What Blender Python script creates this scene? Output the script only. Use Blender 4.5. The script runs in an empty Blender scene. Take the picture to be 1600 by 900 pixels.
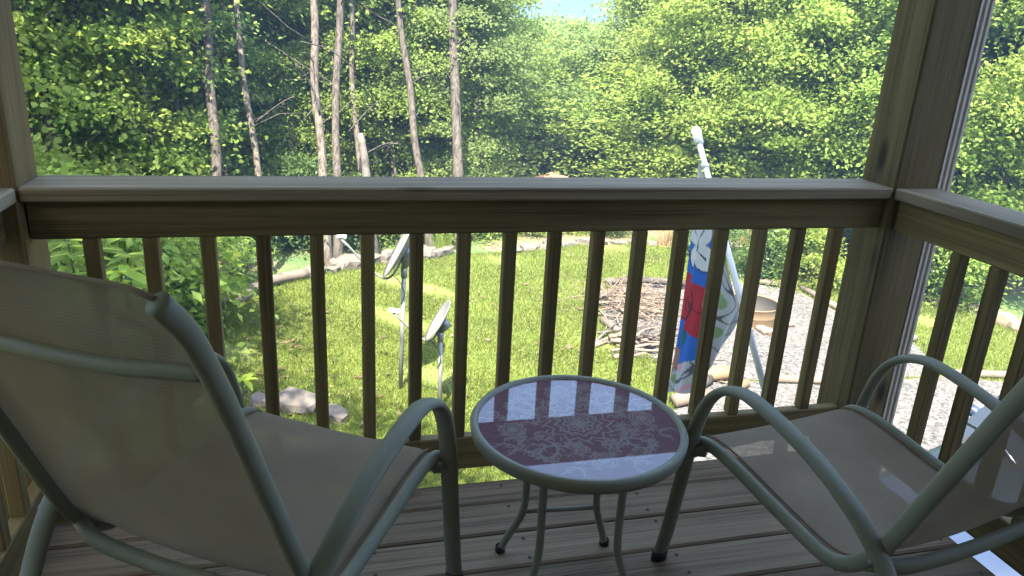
import bpy, bmesh, math, random
import numpy as np
from mathutils import Vector, Matrix

# ------------------------------------------------------------------ camera
scene = bpy.context.scene
COL = scene.collection
F_PX, YAW, PITCH, ROLL = 1179.5, .2633, .332, .0547
CAM = np.array([.710, -2.0796, 1.3607])
_fw = np.array([math.sin(YAW)*math.cos(PITCH), math.cos(YAW)*math.cos(PITCH), -math.sin(PITCH)])
_r = np.array([math.cos(YAW), -math.sin(YAW), 0.0]); _u = np.cross(_r, _fw)
_R = _r*math.cos(ROLL)+_u*math.sin(ROLL); _U = -_r*math.sin(ROLL)+_u*math.cos(ROLL)
cam_data = bpy.data.cameras.new('camera'); cam = bpy.data.objects.new('camera', cam_data); COL.objects.link(cam)
cam_data.sensor_width = 36; cam_data.lens = F_PX/1600*36; cam_data.clip_start = .05; cam_data.clip_end = 20000
M = Matrix.Identity(4)
for i in range(3):
    M[i][0], M[i][1], M[i][2], M[i][3] = _R[i], _U[i], -_fw[i], CAM[i]
cam.matrix_world = M
scene.camera = cam
# ------------------------------------------------------------------ sky, sun, exposure
SUN_EL, SUN_AZ = math.radians(58), math.atan2(-.45, -.893)     # direction towards the sun: behind the house, a little left
world = bpy.data.worlds.new('World'); scene.world = world; world.use_nodes = True
wn = world.node_tree.nodes; wl = world.node_tree.links
sky_n = wn.new('ShaderNodeTexSky'); sky_n.sky_type = 'NISHITA'; sky_n.sun_disc = False
sky_n.sun_elevation = SUN_EL; sky_n.sun_rotation = SUN_AZ; sky_n.air_density = 1.0; sky_n.dust_density = 2.5; sky_n.ozone_density = 1.0
wn['Background'].inputs['Strength'].default_value = .15
wl.new(sky_n.outputs[0], wn['Background'].inputs['Color'])
sun_data = bpy.data.lights.new('sun', 'SUN'); sun_data.energy = 4.8; sun_data.angle = math.radians(.53); sun_data.color = (1, .91, .76)
sun = bpy.data.objects.new('sun', sun_data); COL.objects.link(sun)
sd = Vector((math.sin(SUN_AZ)*math.cos(SUN_EL), math.cos(SUN_AZ)*math.cos(SUN_EL), math.sin(SUN_EL)))
sun.rotation_euler = sd.to_track_quat('Z', 'Y').to_euler(); sun.location = sd*40
scene.view_settings.view_transform = 'Standard'; scene.view_settings.look = 'None'
scene.view_settings.exposure = 3.12; scene.view_settings.gamma = 1
scene.render.engine = 'CYCLES'
scene.cycles.use_denoising = True
scene.cycles.max_bounces = 10; scene.cycles.diffuse_bounces = 5; scene.cycles.transparent_max_bounces = 12
scene.cycles.sample_clamp_indirect = 8

# ------------------------------------------------------------------ pixel helpers (1600 x 900 photograph)
def ray(x, y): return (x-800)/F_PX*_R+(450-y)/F_PX*_U+_fw
def at_z(x, y, z): d = ray(x, y); return CAM+d*((z-CAM[2])/d[2])
def at_y(x, y, Y): d = ray(x, y); return CAM+d*((Y-CAM[1])/d[1])
def at_x(x, y, X): d = ray(x, y); return CAM+d*((X-CAM[0])/d[0])
def column(px, dist):
    d = ray(px, 45+(px-800)*.055); h = np.array([d[0], d[1]]); h /= np.linalg.norm(h)
    return CAM[0]+h[0]*dist, CAM[1]+h[1]*dist
GZ = -2.9
rnd = random.Random(7)

# ------------------------------------------------------------------ object helpers
def tag(o, label, cat, group=None):
    o['label'] = label; o['category'] = cat
    if group: o['group'] = group
    return o
def empty(name, loc=(0, 0, 0), rz=0):
    o = bpy.data.objects.new(name, None); COL.objects.link(o); o.location = loc; o.rotation_euler = (0, 0, rz)
    o.empty_display_size = .1
    return o
def thing(name, label, cat, loc=(0, 0, 0), rz=0, group=None): return tag(empty(name, loc, rz), label, cat, group)
def link(name, me, parent=None):
    o = bpy.data.objects.new(name, me); COL.objects.link(o); o.parent = parent
    return o
def pyd(name, v, f, mat, parent=None, smooth=False):
    me = bpy.data.meshes.new(name); me.from_pydata([tuple(map(float, p)) for p in v], [], f); me.materials.append(mat)
    if smooth: me.shade_smooth()
    return link(name, me, parent)
def fast_mesh(name, verts, nper, mats, midx=None, smooth=False):
    """verts (N*nper,3): N separate polygons with nper corners each"""
    n = len(verts)//nper; me = bpy.data.meshes.new(name)
    me.vertices.add(len(verts)); me.vertices.foreach_set('co', np.asarray(verts, np.float32).ravel())
    me.loops.add(len(verts)); me.loops.foreach_set('vertex_index', np.arange(len(verts), dtype=np.int32))
    me.polygons.add(n); me.polygons.foreach_set('loop_start', np.arange(0, n*nper, nper, dtype=np.int32))
    me.polygons.foreach_set('loop_total', np.full(n, nper, np.int32))
    for m in mats: me.materials.append(m)
    if midx is not None: me.polygons.foreach_set('material_index', np.asarray(midx, np.int32))
    me.update(calc_edges=True)
    return me
def box(name, x0, x1, y0, y1, z0, z1, mat, parent=None, bev=.004):
    """bevelled board"""
    bm = bmesh.new(); bmesh.ops.create_cube(bm, size=1)
    for v in bm.verts:
        v.co = Vector(((x0+x1)/2+v.co.x*(x1-x0), (y0+y1)/2+v.co.y*(y1-y0), (z0+z1)/2+v.co.z*(z1-z0)))
    if bev: bmesh.ops.bevel(bm, geom=list(bm.edges), offset=bev, segments=1, affect='EDGES', profile=.7)
    me = bpy.data.meshes.new(name); bm.to_mesh(me); bm.free(); me.materials.append(mat)
    return link(name, me, parent)
def smooth_path(pts, n=6):
    P = [np.array(p, float) for p in pts]; P = [2*P[0]-P[1]]+P+[2*P[-1]-P[-2]]; out = []
    for i in range(1, len(P)-2):
        for k in range(n):
            t = k/n; a, b, c, d = P[i-1:i+3]
            out.append(.5*((2*b)+(-a+c)*t+(2*a-5*b+4*c-d)*t*t+(-a+3*b-3*c+d)*t**3))
    out.append(P[-2]); return out
def sweep(path, ra, rb=None, n=10, side=None, cap=True):
    """tube along path; ra: half size along 'side', rb: the other; radii may be lists. returns verts, faces"""
    path = [np.array(p, float) for p in path]; m = len(path); V = []; Fc = []
    ra = ra if hasattr(ra, '__len__') else [ra]*m
    rb = ra if rb is None else (rb if hasattr(rb, '__len__') else [rb]*m)
    prev = None
    for i in range(m):
        t = path[min(i+1, m-1)]-path[max(i-1, 0)]; t /= (np.linalg.norm(t)+1e-9)
        s = np.array(side, float) if side is not None else (prev if prev is not None else (np.array([1., 0, 0]) if abs(t[0]) < .8 else np.array([0, 1., 0])))
        s = s-t*(s@t); s /= (np.linalg.norm(s)+1e-9); prev = s; b = np.cross(t, s)
        for k in range(n):
            a = 2*math.pi*k/n
            V.append(path[i]+s*math.cos(a)*ra[i]+b*math.sin(a)*rb[i])
    for i in range(m-1):
        for k in range(n):
            Fc.append((i*n+k, i*n+(k+1) % n, (i+1)*n+(k+1) % n, (i+1)*n+k))
    if cap: Fc.append(tuple(range(n))[::-1]); Fc.append(tuple(range((m-1)*n, m*n)))
    return V, Fc
def tube(name, path, ra, mat, parent=None, rb=None, n=10, side=None):
    V, Fc = sweep(path, ra, rb, n, side)
    o = pyd(name, V, Fc, mat, parent, True)
    return o
class MB:
    def __init__(s): s.v = []; s.f = []
    def add(s, V, Fc):
        o = len(s.v); s.v += list(V); s.f += [tuple(i+o for i in q) for q in Fc]
    def box(s, x0, x1, y0, y1, z0, z1):
        s.add([(x, y, z) for x in (x0, x1) for y in (y0, y1) for z in (z0, z1)], [(0, 1, 3, 2), (4, 6, 7, 5), (0, 4, 5, 1), (2, 3, 7, 6), (0, 2, 6, 4), (1, 5, 7, 3)])
    def build(s, name, mat, parent=None, smooth=False): return pyd(name, s.v, s.f, mat, parent, smooth)
def lathe(prof, n=32, centre=(0, 0, 0)):
    V = []; Fc = []
    for r_, z in prof:
        for k in range(n):
            a = 2*math.pi*k/n; V.append((centre[0]+r_*math.cos(a), centre[1]+r_*math.sin(a), centre[2]+z))
    for i in range(len(prof)-1):
        for k in range(n): Fc.append((i*n+k, i*n+(k+1) % n, (i+1)*n+(k+1) % n, (i+1)*n+k))
    return V, Fc

# ------------------------------------------------------------------ materials
def mat(name):
    m = bpy.data.materials.new(name); m.use_nodes = True
    return m, m.node_tree.nodes, m.node_tree.links, m.node_tree.nodes['Principled BSDF']
def plain(name, col, rough=.5, metal=0, coat=0, noise=.12, scale=8, bump=0, spec=.5):
    m, n, l, b = mat(name)
    b.inputs['Roughness'].default_value = rough; b.inputs['Metallic'].default_value = metal; b.inputs['Coat Weight'].default_value = coat
    b.inputs['Coat Roughness'].default_value = .03; b.inputs['Specular IOR Level'].default_value = spec
    tc = n.new('ShaderNodeTexCoord'); nz = n.new('ShaderNodeTexNoise'); nz.inputs['Scale'].default_value = scale; nz.inputs['Detail'].default_value = 6
    l.new(tc.outputs['Object'], nz.inputs['Vector'])
    mx = n.new('ShaderNodeMix'); mx.data_type = 'RGBA'; mx.inputs[6].default_value = (*[c*(1-noise) for c in col], 1); mx.inputs[7].default_value = (*[min(1, c*(1+noise)) for c in col], 1)
    l.new(nz.outputs['Fac'], mx.inputs[0]); l.new(mx.outputs[2], b.inputs['Base Color'])
    if bump:
        bp = n.new('ShaderNodeBump'); bp.inputs['Strength'].default_value = bump; bp.inputs['Distance'].default_value = .01
        l.new(nz.outputs['Fac'], bp.inputs['Height']); l.new(bp.outputs[0], b.inputs['Normal'])
    return m
def ramp(n, stops):
    r = n.new('ShaderNodeValToRGB')
    while len(r.color_ramp.elements) < len(stops): r.color_ramp.elements.new(.5)
    for e, (p, c) in zip(r.color_ramp.elements, stops): e.position = p; e.color = (*c, 1)
    return r
def wood(name, dark, mid, light, axis, rough=.75, cross=36, along=.8, knots=True, bump=.35):
    m, n, l, b = mat(name); b.inputs['Roughness'].default_value = rough; b.inputs['Specular IOR Level'].default_value = .35
    tc = n.new('ShaderNodeTexCoord'); oi = n.new('ShaderNodeObjectInfo')
    ad = n.new('ShaderNodeVectorMath'); ad.operation = 'MULTIPLY_ADD'; ad.inputs[1].default_value = (1, 1, 1)
    cmb = n.new('ShaderNodeVectorMath'); cmb.operation = 'SCALE'; cmb.inputs[0].default_value = (7.3, 3.1, 5.7); l.new(oi.outputs['Random'], cmb.inputs['Scale'])
    l.new(tc.outputs['Object'], ad.inputs[0]); l.new(cmb.outputs[0], ad.inputs[2])
    def mapped(al, cr):
        mp = n.new('ShaderNodeMapping'); s = [cr]*3; s[axis] = al; mp.inputs['Scale'].default_value = s; l.new(ad.outputs[0], mp.inputs['Vector']); return mp
    m1 = mapped(along, cross); n1 = n.new('ShaderNodeTexNoise'); n1.inputs['Scale'].default_value = 1; n1.inputs['Detail'].default_value = 5; n1.inputs['Roughness'].default_value = .6; n1.inputs['Distortion'].default_value = .6
    l.new(m1.outputs[0], n1.inputs['Vector'])
    m2 = mapped(along*3, cross*7); n2 = n.new('ShaderNodeTexNoise'); n2.inputs['Scale'].default_value = 1; n2.inputs['Detail'].default_value = 3; l.new(m2.outputs[0], n2.inputs['Vector'])
    m3 = mapped(1.3, 3); n3 = n.new('ShaderNodeTexNoise'); n3.inputs['Scale'].default_value = 1; n3.inputs['Detail'].default_value = 3; l.new(m3.outputs[0], n3.inputs['Vector'])
    a1 = n.new('ShaderNodeMath'); a1.operation = 'MULTIPLY_ADD'; a1.inputs[1].default_value = .35; l.new(n2.outputs['Fac'], a1.inputs[0])
    a0 = n.new('ShaderNodeMath'); a0.operation = 'MULTIPLY'; a0.inputs[1].default_value = .55; l.new(n1.outputs['Fac'], a0.inputs[0]); l.new(a0.outputs[0], a1.inputs[2])
    a2 = n.new('ShaderNodeMath'); a2.operation = 'MULTIPLY_ADD'; a2.inputs[1].default_value = .3; l.new(n3.outputs['Fac'], a2.inputs[0]); l.new(a1.outputs[0], a2.inputs[2])
    rp = ramp(n, [(.45, dark), (.58, mid), (.73, light)]); l.new(a2.outputs[0], rp.inputs[0]); col = rp.outputs[0]
    if knots:
        m4 = mapped(2.2, 6.5); vo = n.new('ShaderNodeTexVoronoi'); vo.inputs['Scale'].default_value = 1; l.new(m4.outputs[0], vo.inputs['Vector'])
        rk = ramp(n, [(.06, (1, 1, 1)), (.17, (0, 0, 0))]); l.new(vo.outputs['Distance'], rk.inputs[0])
        gt = n.new('ShaderNodeMath'); gt.operation = 'GREATER_THAN'; gt.inputs[1].default_value = .62
        sp = n.new('ShaderNodeSeparateColor'); l.new(vo.outputs['Color'], sp.inputs[0]); l.new(sp.outputs[0], gt.inputs[0])
        mu = n.new('ShaderNodeMath'); mu.operation = 'MULTIPLY'; l.new(rk.outputs[0], mu.inputs[0]); l.new(gt.outputs[0], mu.inputs[1])
        mk = n.new('ShaderNodeMix'); mk.data_type = 'RGBA'; mk.inputs[7].default_value = (*[c*.45 for c in dark], 1); l.new(mu.outputs[0], mk.inputs[0]); l.new(col, mk.inputs[6]); col = mk.outputs[2]
    hv = n.new('ShaderNodeHueSaturation'); mr = n.new('ShaderNodeMapRange'); mr.inputs[3].default_value = .78; mr.inputs[4].default_value = 1.2; l.new(oi.outputs['Random'], mr.inputs[0]); l.new(mr.outputs[0], hv.inputs['Value']); l.new(col, hv.inputs['Color'])
    l.new(hv.outputs[0], b.inputs['Base Color'])
    bp = n.new('ShaderNodeBump'); bp.inputs['Strength'].default_value = bump; bp.inputs['Distance'].default_value = .004; l.new(a1.outputs[0], bp.inputs['Height']); l.new(bp.outputs[0], b.inputs['Normal'])
    return m
RW = ((.075, .051, .017), (.155, .11, .041), (.23, .17, .07))
W_X = wood('rail_wood_x', *RW, 0); W_Y = wood('rail_wood_y', *RW, 1); W_Z = wood('rail_wood_z', *RW, 2)
CP = ((.115, .085, .045), (.225, .17, .10), (.315, .245, .152))
CAP_X = wood('cap_wood_x', *CP, 0, bump=.25); CAP_Y = wood('cap_wood_y', *CP, 1, bump=.25)
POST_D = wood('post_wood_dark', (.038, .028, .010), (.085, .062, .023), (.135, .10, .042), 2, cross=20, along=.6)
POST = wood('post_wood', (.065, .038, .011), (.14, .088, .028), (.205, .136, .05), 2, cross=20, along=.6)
PLANK = wood('deck_plank_wood', (.058, .039, .022), (.20, .143, .086), (.29, .215, .135), 0, cross=40, along=.7, bump=.8)
SAGE = plain('sage_green_metal', (.2137, .2137, .1501), .5, noise=.12, scale=30, spec=.3)
TABLE_METAL = plain('pale_sage_metal', (.235, .235, .175), .45, noise=.08)
STEEL = plain('galvanised_steel', (.2000, .2050, .1950), .45, .35)
DISH = plain('dish_grey', (.1360, .1380, .1320), .45)
WHITE = plain('white_paint', (.8, .79, .77), .4, noise=.03)
VINYL = plain('fluted_vinyl', (.4960, .4480, .3840), .5, noise=.04)
BLACK = plain('black_rubber', (.02, .02, .02), .6)
def fabric():
    m, n, l, b = mat('sling_mesh_fabric'); out = n['Material Output']
    tc = n.new('ShaderNodeTexCoord')
    w = n.new('ShaderNodeTexWave'); w.wave_type = 'BANDS'; w.bands_direction = 'Y'; w.inputs['Scale'].default_value = 42; w.inputs['Distortion'].default_value = .6; w.inputs['Detail'].default_value = 2
    l.new(tc.outputs['UV'], w.inputs['Vector'])
    nz = n.new('ShaderNodeTexNoise'); nz.inputs['Scale'].default_value = 5; nz.inputs['Detail'].default_value = 5; l.new(tc.outputs['Object'], nz.inputs['Vector'])
    ad = n.new('ShaderNodeMath'); ad.operation = 'MULTIPLY_ADD'; ad.inputs[1].default_value = .2; l.new(w.outputs['Fac'], ad.inputs[0]); l.new(nz.outputs['Fac'], ad.inputs[2])
    rp = ramp(n, [(.3, (.2174, .1607, .0975)), (.9, (.3623, .2807, .1871))]); l.new(ad.outputs[0], rp.inputs[0]); l.new(rp.outputs[0], b.inputs['Base Color'])
    b.inputs['Roughness'].default_value = .7; b.inputs['Specular IOR Level'].default_value = .3
    tr = n.new('ShaderNodeBsdfTransparent'); tl = n.new('ShaderNodeBsdfTranslucent'); tl.inputs[0].default_value = (.2, .15, .095, 1)
    m1 = n.new('ShaderNodeMixShader'); m1.inputs[0].default_value = .22; l.new(b.outputs[0], m1.inputs[1]); l.new(tl.outputs[0], m1.inputs[2])
    m2 = n.new('ShaderNodeMixShader'); m2.inputs[0].default_value = .10; l.new(m1.outputs[0], m2.inputs[1]); l.new(tr.outputs[0], m2.inputs[2]); l.new(m2.outputs[0], out.inputs[0])
    return m
SLING = fabric()
def leafmat(name, dark, light, trans, k=.4, rough=.6):
    m, n, l, b = mat(name); out = n['Material Output']; ge = n.new('ShaderNodeNewGeometry'); oi = n.new('ShaderNodeObjectInfo')
    rp = ramp(n, [(0, dark), (.6, tuple((a+c)/2 for a, c in zip(dark, light))), (1, light)])
    mm = n.new('ShaderNodeMath'); mm.operation = 'MULTIPLY_ADD'; mm.inputs[1].default_value = .6; ob = n.new('ShaderNodeMath'); ob.operation = 'MULTIPLY'; ob.inputs[1].default_value = .4
    l.new(oi.outputs['Random'], ob.inputs[0]); l.new(ge.outputs['Random Per Island'], mm.inputs[0]); l.new(ob.outputs[0], mm.inputs[2]); l.new(mm.outputs[0], rp.inputs[0])
    tco = n.new('ShaderNodeTexCoord'); nv = n.new('ShaderNodeTexNoise'); nv.inputs['Scale'].default_value = 1.1; nv.inputs['Detail'].default_value = 2; l.new(tco.outputs['Object'], nv.inputs[0])
    vr = n.new('ShaderNodeMapRange'); vr.inputs[1].default_value = .32; vr.inputs[2].default_value = .68; vr.inputs[3].default_value = .72; vr.inputs[4].default_value = 1.3; l.new(nv.outputs['Fac'], vr.inputs[0])
    hs = n.new('ShaderNodeHueSaturation'); l.new(vr.outputs[0], hs.inputs['Value']); l.new(rp.outputs[0], hs.inputs['Color']); hr = n.new('ShaderNodeMapRange'); hr.inputs[3].default_value = .48; hr.inputs[4].default_value = .515; l.new(oi.outputs['Random'], hr.inputs[0]); l.new(hr.outputs[0], hs.inputs['Hue'])
    l.new(hs.outputs[0], b.inputs['Base Color']); b.inputs['Roughness'].default_value = rough; b.inputs['Specular IOR Level'].default_value = .22
    tl = n.new('ShaderNodeBsdfTranslucent'); mx = n.new('ShaderNodeMix'); mx.data_type = 'RGBA'; mx.inputs[6].default_value = (*[c*.6 for c in trans], 1); mx.inputs[7].default_value = (*trans, 1)
    l.new(mm.outputs[0], mx.inputs[0]); l.new(mx.outputs[2], tl.inputs[0])
    ms = n.new('ShaderNodeMixShader'); ms.inputs[0].default_value = k; l.new(b.outputs[0], ms.inputs[1]); l.new(tl.outputs[0], ms.inputs[2]); l.new(ms.outputs[0], out.inputs[0])
    return m
LEAF_A = leafmat('leaf_mid_green', (.108, .158, .035), (.20, .273, .064), (.44, .57, .105), .56)
LEAF_B = leafmat('leaf_yellow_green', (.122, .178, .036), (.212, .295, .068), (.46, .59, .115), .56)
LEAF_C = leafmat('leaf_cool_green', (.10, .154, .05), (.18, .252, .09), (.38, .52, .15), .56)
LEAF_D = leafmat('leaf_dark_shrub', (.045, .085, .025), (.10, .16, .05), (.22, .33, .08), .45, rough=.4)
LEAF_N = leafmat('leaf_new_growth', (.16, .26, .03), (.26, .36, .05), (.45, .6, .08))
LEAF_G = leafmat('grass_blade', (.0774, .1161, .0189), (.1634, .1935, .0387), (.2408, .3096, .0516), k=.4)
LEAF_DRY = leafmat('dry_grass', (.28, .20, .10), (.45, .35, .20), (.3, .22, .1), k=.2)
def barkmat(name, dark, light, patch=None):
    m, n, l, b = mat(name); b.inputs['Roughness'].default_value = .9; b.inputs['Specular IOR Level'].default_value = .2
    tc = n.new('ShaderNodeTexCoord'); mp = n.new('ShaderNodeMapping'); mp.inputs['Scale'].default_value = (14, 14, 2.2); l.new(tc.outputs['Object'], mp.inputs[0])
    nz = n.new('ShaderNodeTexNoise'); nz.inputs['Scale'].default_value = 1.6; nz.inputs['Detail'].default_value = 8; nz.inputs['Distortion'].default_value = .5; l.new(mp.outputs[0], nz.inputs[0])
    rp = ramp(n, [(.35, dark), (.65, light)]); l.new(nz.outputs['Fac'], rp.inputs[0]); col = rp.outputs[0]
    if patch:
        n2 = n.new('ShaderNodeTexNoise'); n2.inputs['Scale'].default_value = 2.3; n2.inputs['Detail'].default_value = 4; l.new(tc.outputs['Object'], n2.inputs[0])
        r2 = ramp(n, [(.5, (0, 0, 0)), (.6, (1, 1, 1))]); l.new(n2.outputs['Fac'], r2.inputs[0])
        mx = n.new('ShaderNodeMix'); mx.data_type = 'RGBA'; mx.inputs[7].default_value = (*patch, 1); l.new(r2.outputs[0], mx.inputs[0]); l.new(col, mx.inputs[6]); col = mx.outputs[2]
    l.new(col, b.inputs['Base Color'])
    bp = n.new('ShaderNodeBump'); bp.inputs['Strength'].default_value = .8; bp.inputs['Distance'].default_value = .03; l.new(nz.outputs['Fac'], bp.inputs['Height']); l.new(bp.outputs[0], b.inputs['Normal'])
    return m
BARK = barkmat('bark_grey_brown', (.0327, .0273, .0219), (.0982, .0856, .0728))
BARK_D = barkmat('bark_dark', (.045, .038, .03), (.14, .12, .10))
BARK_P = barkmat('bark_pale', (.0316, .0268, .0221), (.0790, .0696, .0601), (.1012, .0933, .0822))
TWIG = barkmat('dead_wood', (.0806, .0589, .0434), (.2046, .1643, .1271))
STONE = plain('border_stone', (.1004, .0874, .0744), .9, noise=.45, scale=6, bump=.8)
STONE_T = plain('tan_stone', (.1575, .1260, .0882), .9, noise=.35, scale=6, bump=.8)
CLAY = plain('red_clay', (.1800, .0990, .0630), .95, noise=.3, scale=3, bump=.8)
TIMBER = plain('weathered_timber', (.1125, .0900, .0712), .9, noise=.35, scale=5, bump=.6)
HAZE = True

# ================================================================== THE SETTING
def ground_z(x, y):
    r_ = math.hypot(x-2.5, y-.5)
    t = max(0., r_-14.5)
    z = GZ
    if r_ < 350: z -= min(.26*t*min(1, t/6), 30)
    else:
        a = math.atan2(y, x)
        s = min(1, (r_-350)/450); s = s*s*(3-2*s)
        z += -30+s*(66+7*math.sin(a*9+1)+4*math.sin(a*23+2)+2*math.sin(a*41))
    return z
m, n, l, b = mat('forest_floor'); b.inputs['Roughness'].default_value = .95
tc = n.new('ShaderNodeTexCoord'); n1 = n.new('ShaderNodeTexNoise'); n1.inputs['Scale'].default_value = 9; n1.inputs['Detail'].default_value = 8; l.new(tc.outputs['Object'], n1.inputs[0])
n2 = n.new('ShaderNodeTexNoise'); n2.inputs['Scale'].default_value = .35; n2.inputs['Detail'].default_value = 4; l.new(tc.outputs['Object'], n2.inputs[0])
r1 = ramp(n, [(.35, (.07, .05, .03)), (.55, (.17, .12, .08)), (.7, (.27, .20, .14))]); l.new(n1.outputs['Fac'], r1.inputs[0])
r2 = ramp(n, [(.42, (0, 0, 0)), (.55, (1, 1, 1))]); l.new(n2.outputs['Fac'], r2.inputs[0])
mx = n.new('ShaderNodeMix'); mx.data_type = 'RGBA'; mx.inputs[7].default_value = (.05, .09, .025, 1); l.new(r2.outputs[0], mx.inputs[0]); l.new(r1.outputs[0], mx.inputs[6]); l.new(mx.outputs[2], b.inputs['Base Color'])
bp = n.new('ShaderNodeBump'); bp.inputs['Distance'].default_value = .03; l.new(n1.outputs['Fac'], bp.inputs['Height']); l.new(bp.outputs[0], b.inputs['Normal'])
FLOOR_M = m
V = [(2.5, .5, GZ)]; Fc = []
radii = [2, 4, 6, 8, 10, 12, 13.5, 14.5]+[14.5+k*1.5 for k in range(1, 30)]+[62*1.13**k for k in range(33)]
radii = [q for q in radii if q < 1050]
NA = 128
for q in radii:
    for k in range(NA):
        a = 2*math.pi*k/NA; x, y = 2.5+q*math.cos(a), .5+q*math.sin(a); V.append((x, y, ground_z(x, y)))
for k in range(NA): Fc.append((0, 1+k, 1+(k+1) % NA))
for i in range(len(radii)-1):
    for k in range(NA):
        Fc.append((1+i*NA+k, 1+(i+1)*NA+k, 1+(i+1)*NA+(k+1) % NA, 1+i*NA+(k+1) % NA))
o = pyd('ground', V, Fc, FLOOR_M, smooth=True); o['kind'] = 'structure'

def grass_soil():
    m, n, l, b = mat('lawn_turf'); b.inputs['Roughness'].default_value = .95
    tc = n.new('ShaderNodeTexCoord')
    def nz(s, d): q = n.new('ShaderNodeTexNoise'); q.inputs['Scale'].default_value = s; q.inputs['Detail'].default_value = d; l.new(tc.outputs['Object'], q.inputs[0]); return q
    a = nz(28, 6); c = nz(.9, 5); d = nz(5, 4)
    r1 = ramp(n, [(.3, (.052, .082, .014)), (.5, (.104, .134, .025)), (.72, (.165, .178, .042))]); l.new(a.outputs['Fac'], r1.inputs[0])
    r2 = ramp(n, [(.60, (0, 0, 0)), (.74, (.6, .6, .6))]); l.new(c.outputs['Fac'], r2.inputs[0])
    r3 = ramp(n, [(.35, (.16, .115, .06)), (.7, (.30, .24, .14))]); l.new(d.outputs['Fac'], r3.inputs[0])
    mx = n.new('ShaderNodeMix'); mx.data_type = 'RGBA'; l.new(r2.outputs[0], mx.inputs[0]); l.new(r1.outputs[0], mx.inputs[6]); l.new(r3.outputs[0], mx.inputs[7]); l.new(mx.outputs[2], b.inputs['Base Color'])
    bp = n.new('ShaderNodeBump'); bp.inputs['Distance'].default_value = .04; l.new(a.outputs['Fac'], bp.inputs['Height']); l.new(bp.outputs[0], b.inputs['Normal'])
    return m
LAWN_PTS = [(-5, -12), (16, -12), (16, 4.4), (12.6, 5.2), (11.8, 7), (11.25, 8.45), (9.95, 10.1), (9.35, 11.6), (7.7, 12.3), (6, 12.42), (4.5, 11.98), (3, 11.85), (1.4, 11.38), (.92, 11.05), (-.3, 10.3), (-1.1, 9.5), (-1.9, 8.7), (-3, 6.6), (-5, 3)]
o = pyd('lawn', [(x, y, GZ+.006) for x, y in LAWN_PTS], [tuple(range(len(LAWN_PTS)))], grass_soil()); o['kind'] = 'structure'
def gravel_mat():
    m, n, l, b = mat('pale_gravel'); b.inputs['Roughness'].default_value = .9
    tc = n.new('ShaderNodeTexCoord'); vo = n.new('ShaderNodeTexVoronoi'); vo.inputs['Scale'].default_value = 26; l.new(tc.outputs['Object'], vo.inputs['Vector'])
    nz = n.new('ShaderNodeTexNoise'); nz.inputs['Scale'].default_value = 1.3; nz.inputs['Detail'].default_value = 4; l.new(tc.outputs['Object'], nz.inputs[0])
    sp = n.new('ShaderNodeSeparateColor'); l.new(vo.outputs['Color'], sp.inputs[0])
    r1 = ramp(n, [(0, (.03, .029, .0275)), (.5, (.072, .07, .067)), (1, (.135, .131, .126))]); l.new(sp.outputs[0], r1.inputs[0])
    r2 = ramp(n, [(.5, (0, 0, 0)), (.75, (.5, .5, .5))]); l.new(nz.outputs['Fac'], r2.inputs[0])
    mx = n.new('ShaderNodeMix'); mx.data_type = 'RGBA'; mx.inputs[7].default_value = (.10, .085, .065, 1); l.new(r2.outputs[0], mx.inputs[0]); l.new(r1.outputs[0], mx.inputs[6]); l.new(mx.outputs[2], b.inputs['Base Color'])
    bp = n.new('ShaderNodeBump'); bp.inputs['Distance'].default_value = .03; bp.inputs['Strength'].default_value = .8; bp.invert = True; l.new(vo.outputs['Distance'], bp.inputs['Height']); l.new(bp.outputs[0], b.inputs['Normal'])
    return m
GRAVEL = gravel_mat()
PIT_PTS = [(4.95, 8.1), (5.5, 9.5), (6.4, 10.0), (7.4, 9.9), (8.4, 9.65), (9.1, 9.2), (9.15, 8.05), (9.5, 6.7), (9.05, 5.65), (7.3, 5.62), (6.5, 5.8), (5.3, 6.1), (5.05, 7.4)]
DRIVE_PTS = [(4.75, 5.2), (5.3, 6.06), (6.5, 5.76), (7.3, 5.58), (9.05, 5.6), (9.95, 5.25), (12.6, 5.1), (16, 4.3), (16, -8), (3.4, -8), (3.8, 2), (4.3, 4.2)]
for nm, P in (('gravel_pad', PIT_PTS), ('gravel_drive', DRIVE_PTS)):
    o = pyd(nm, [(x, y, GZ+.012) for x, y in P], [tuple(range(len(P)))], GRAVEL); o['kind'] = 'structure'

def inside(P, x, y):
    r_ = False; j = len(P)-1
    for i in range(len(P)):
        if (P[i][1] > y) != (P[j][1] > y) and x < (P[j][0]-P[i][0])*(y-P[i][1])/(P[j][1]-P[i][1])+P[i][0]: r_ = not r_
        j = i
    return r_
# grass blades
rng = np.random.default_rng(3)
pts = []
while len(pts) < 230000:
    xs = rng.uniform(-4, 13, 40000); ys = rng.uniform(3.2, 12.4, 40000)
    keep = rng.random(40000) < np.clip(1.15-np.hypot(xs-1, ys+2)/22, .3, 1)
    patch = np.sin(xs*1.7+np.sin(ys*1.3)*1.5)*np.sin(ys*1.9+xs*.6)+.5*np.sin(xs*4.1+ys*3.3)
    keep &= (patch > -1.3+rng.random(40000)*.8)
    for x, y in zip(xs[keep], ys[keep]):
        if inside(LAWN_PTS, x, y) and not inside(PIT_PTS, x, y) and not inside(DRIVE_PTS, x, y): pts.append((x, y))
pts = np.array(pts[:230000]); N = len(pts)
h = rng.gamma(5, .009, N)+.018; a = rng.uniform(0, 6.283, N); w = rng.uniform(.004, .008, N)
dx, dy = np.cos(a), np.sin(a); ln = rng.normal(0, .45, (N, 2))*h[:, None]
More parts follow.
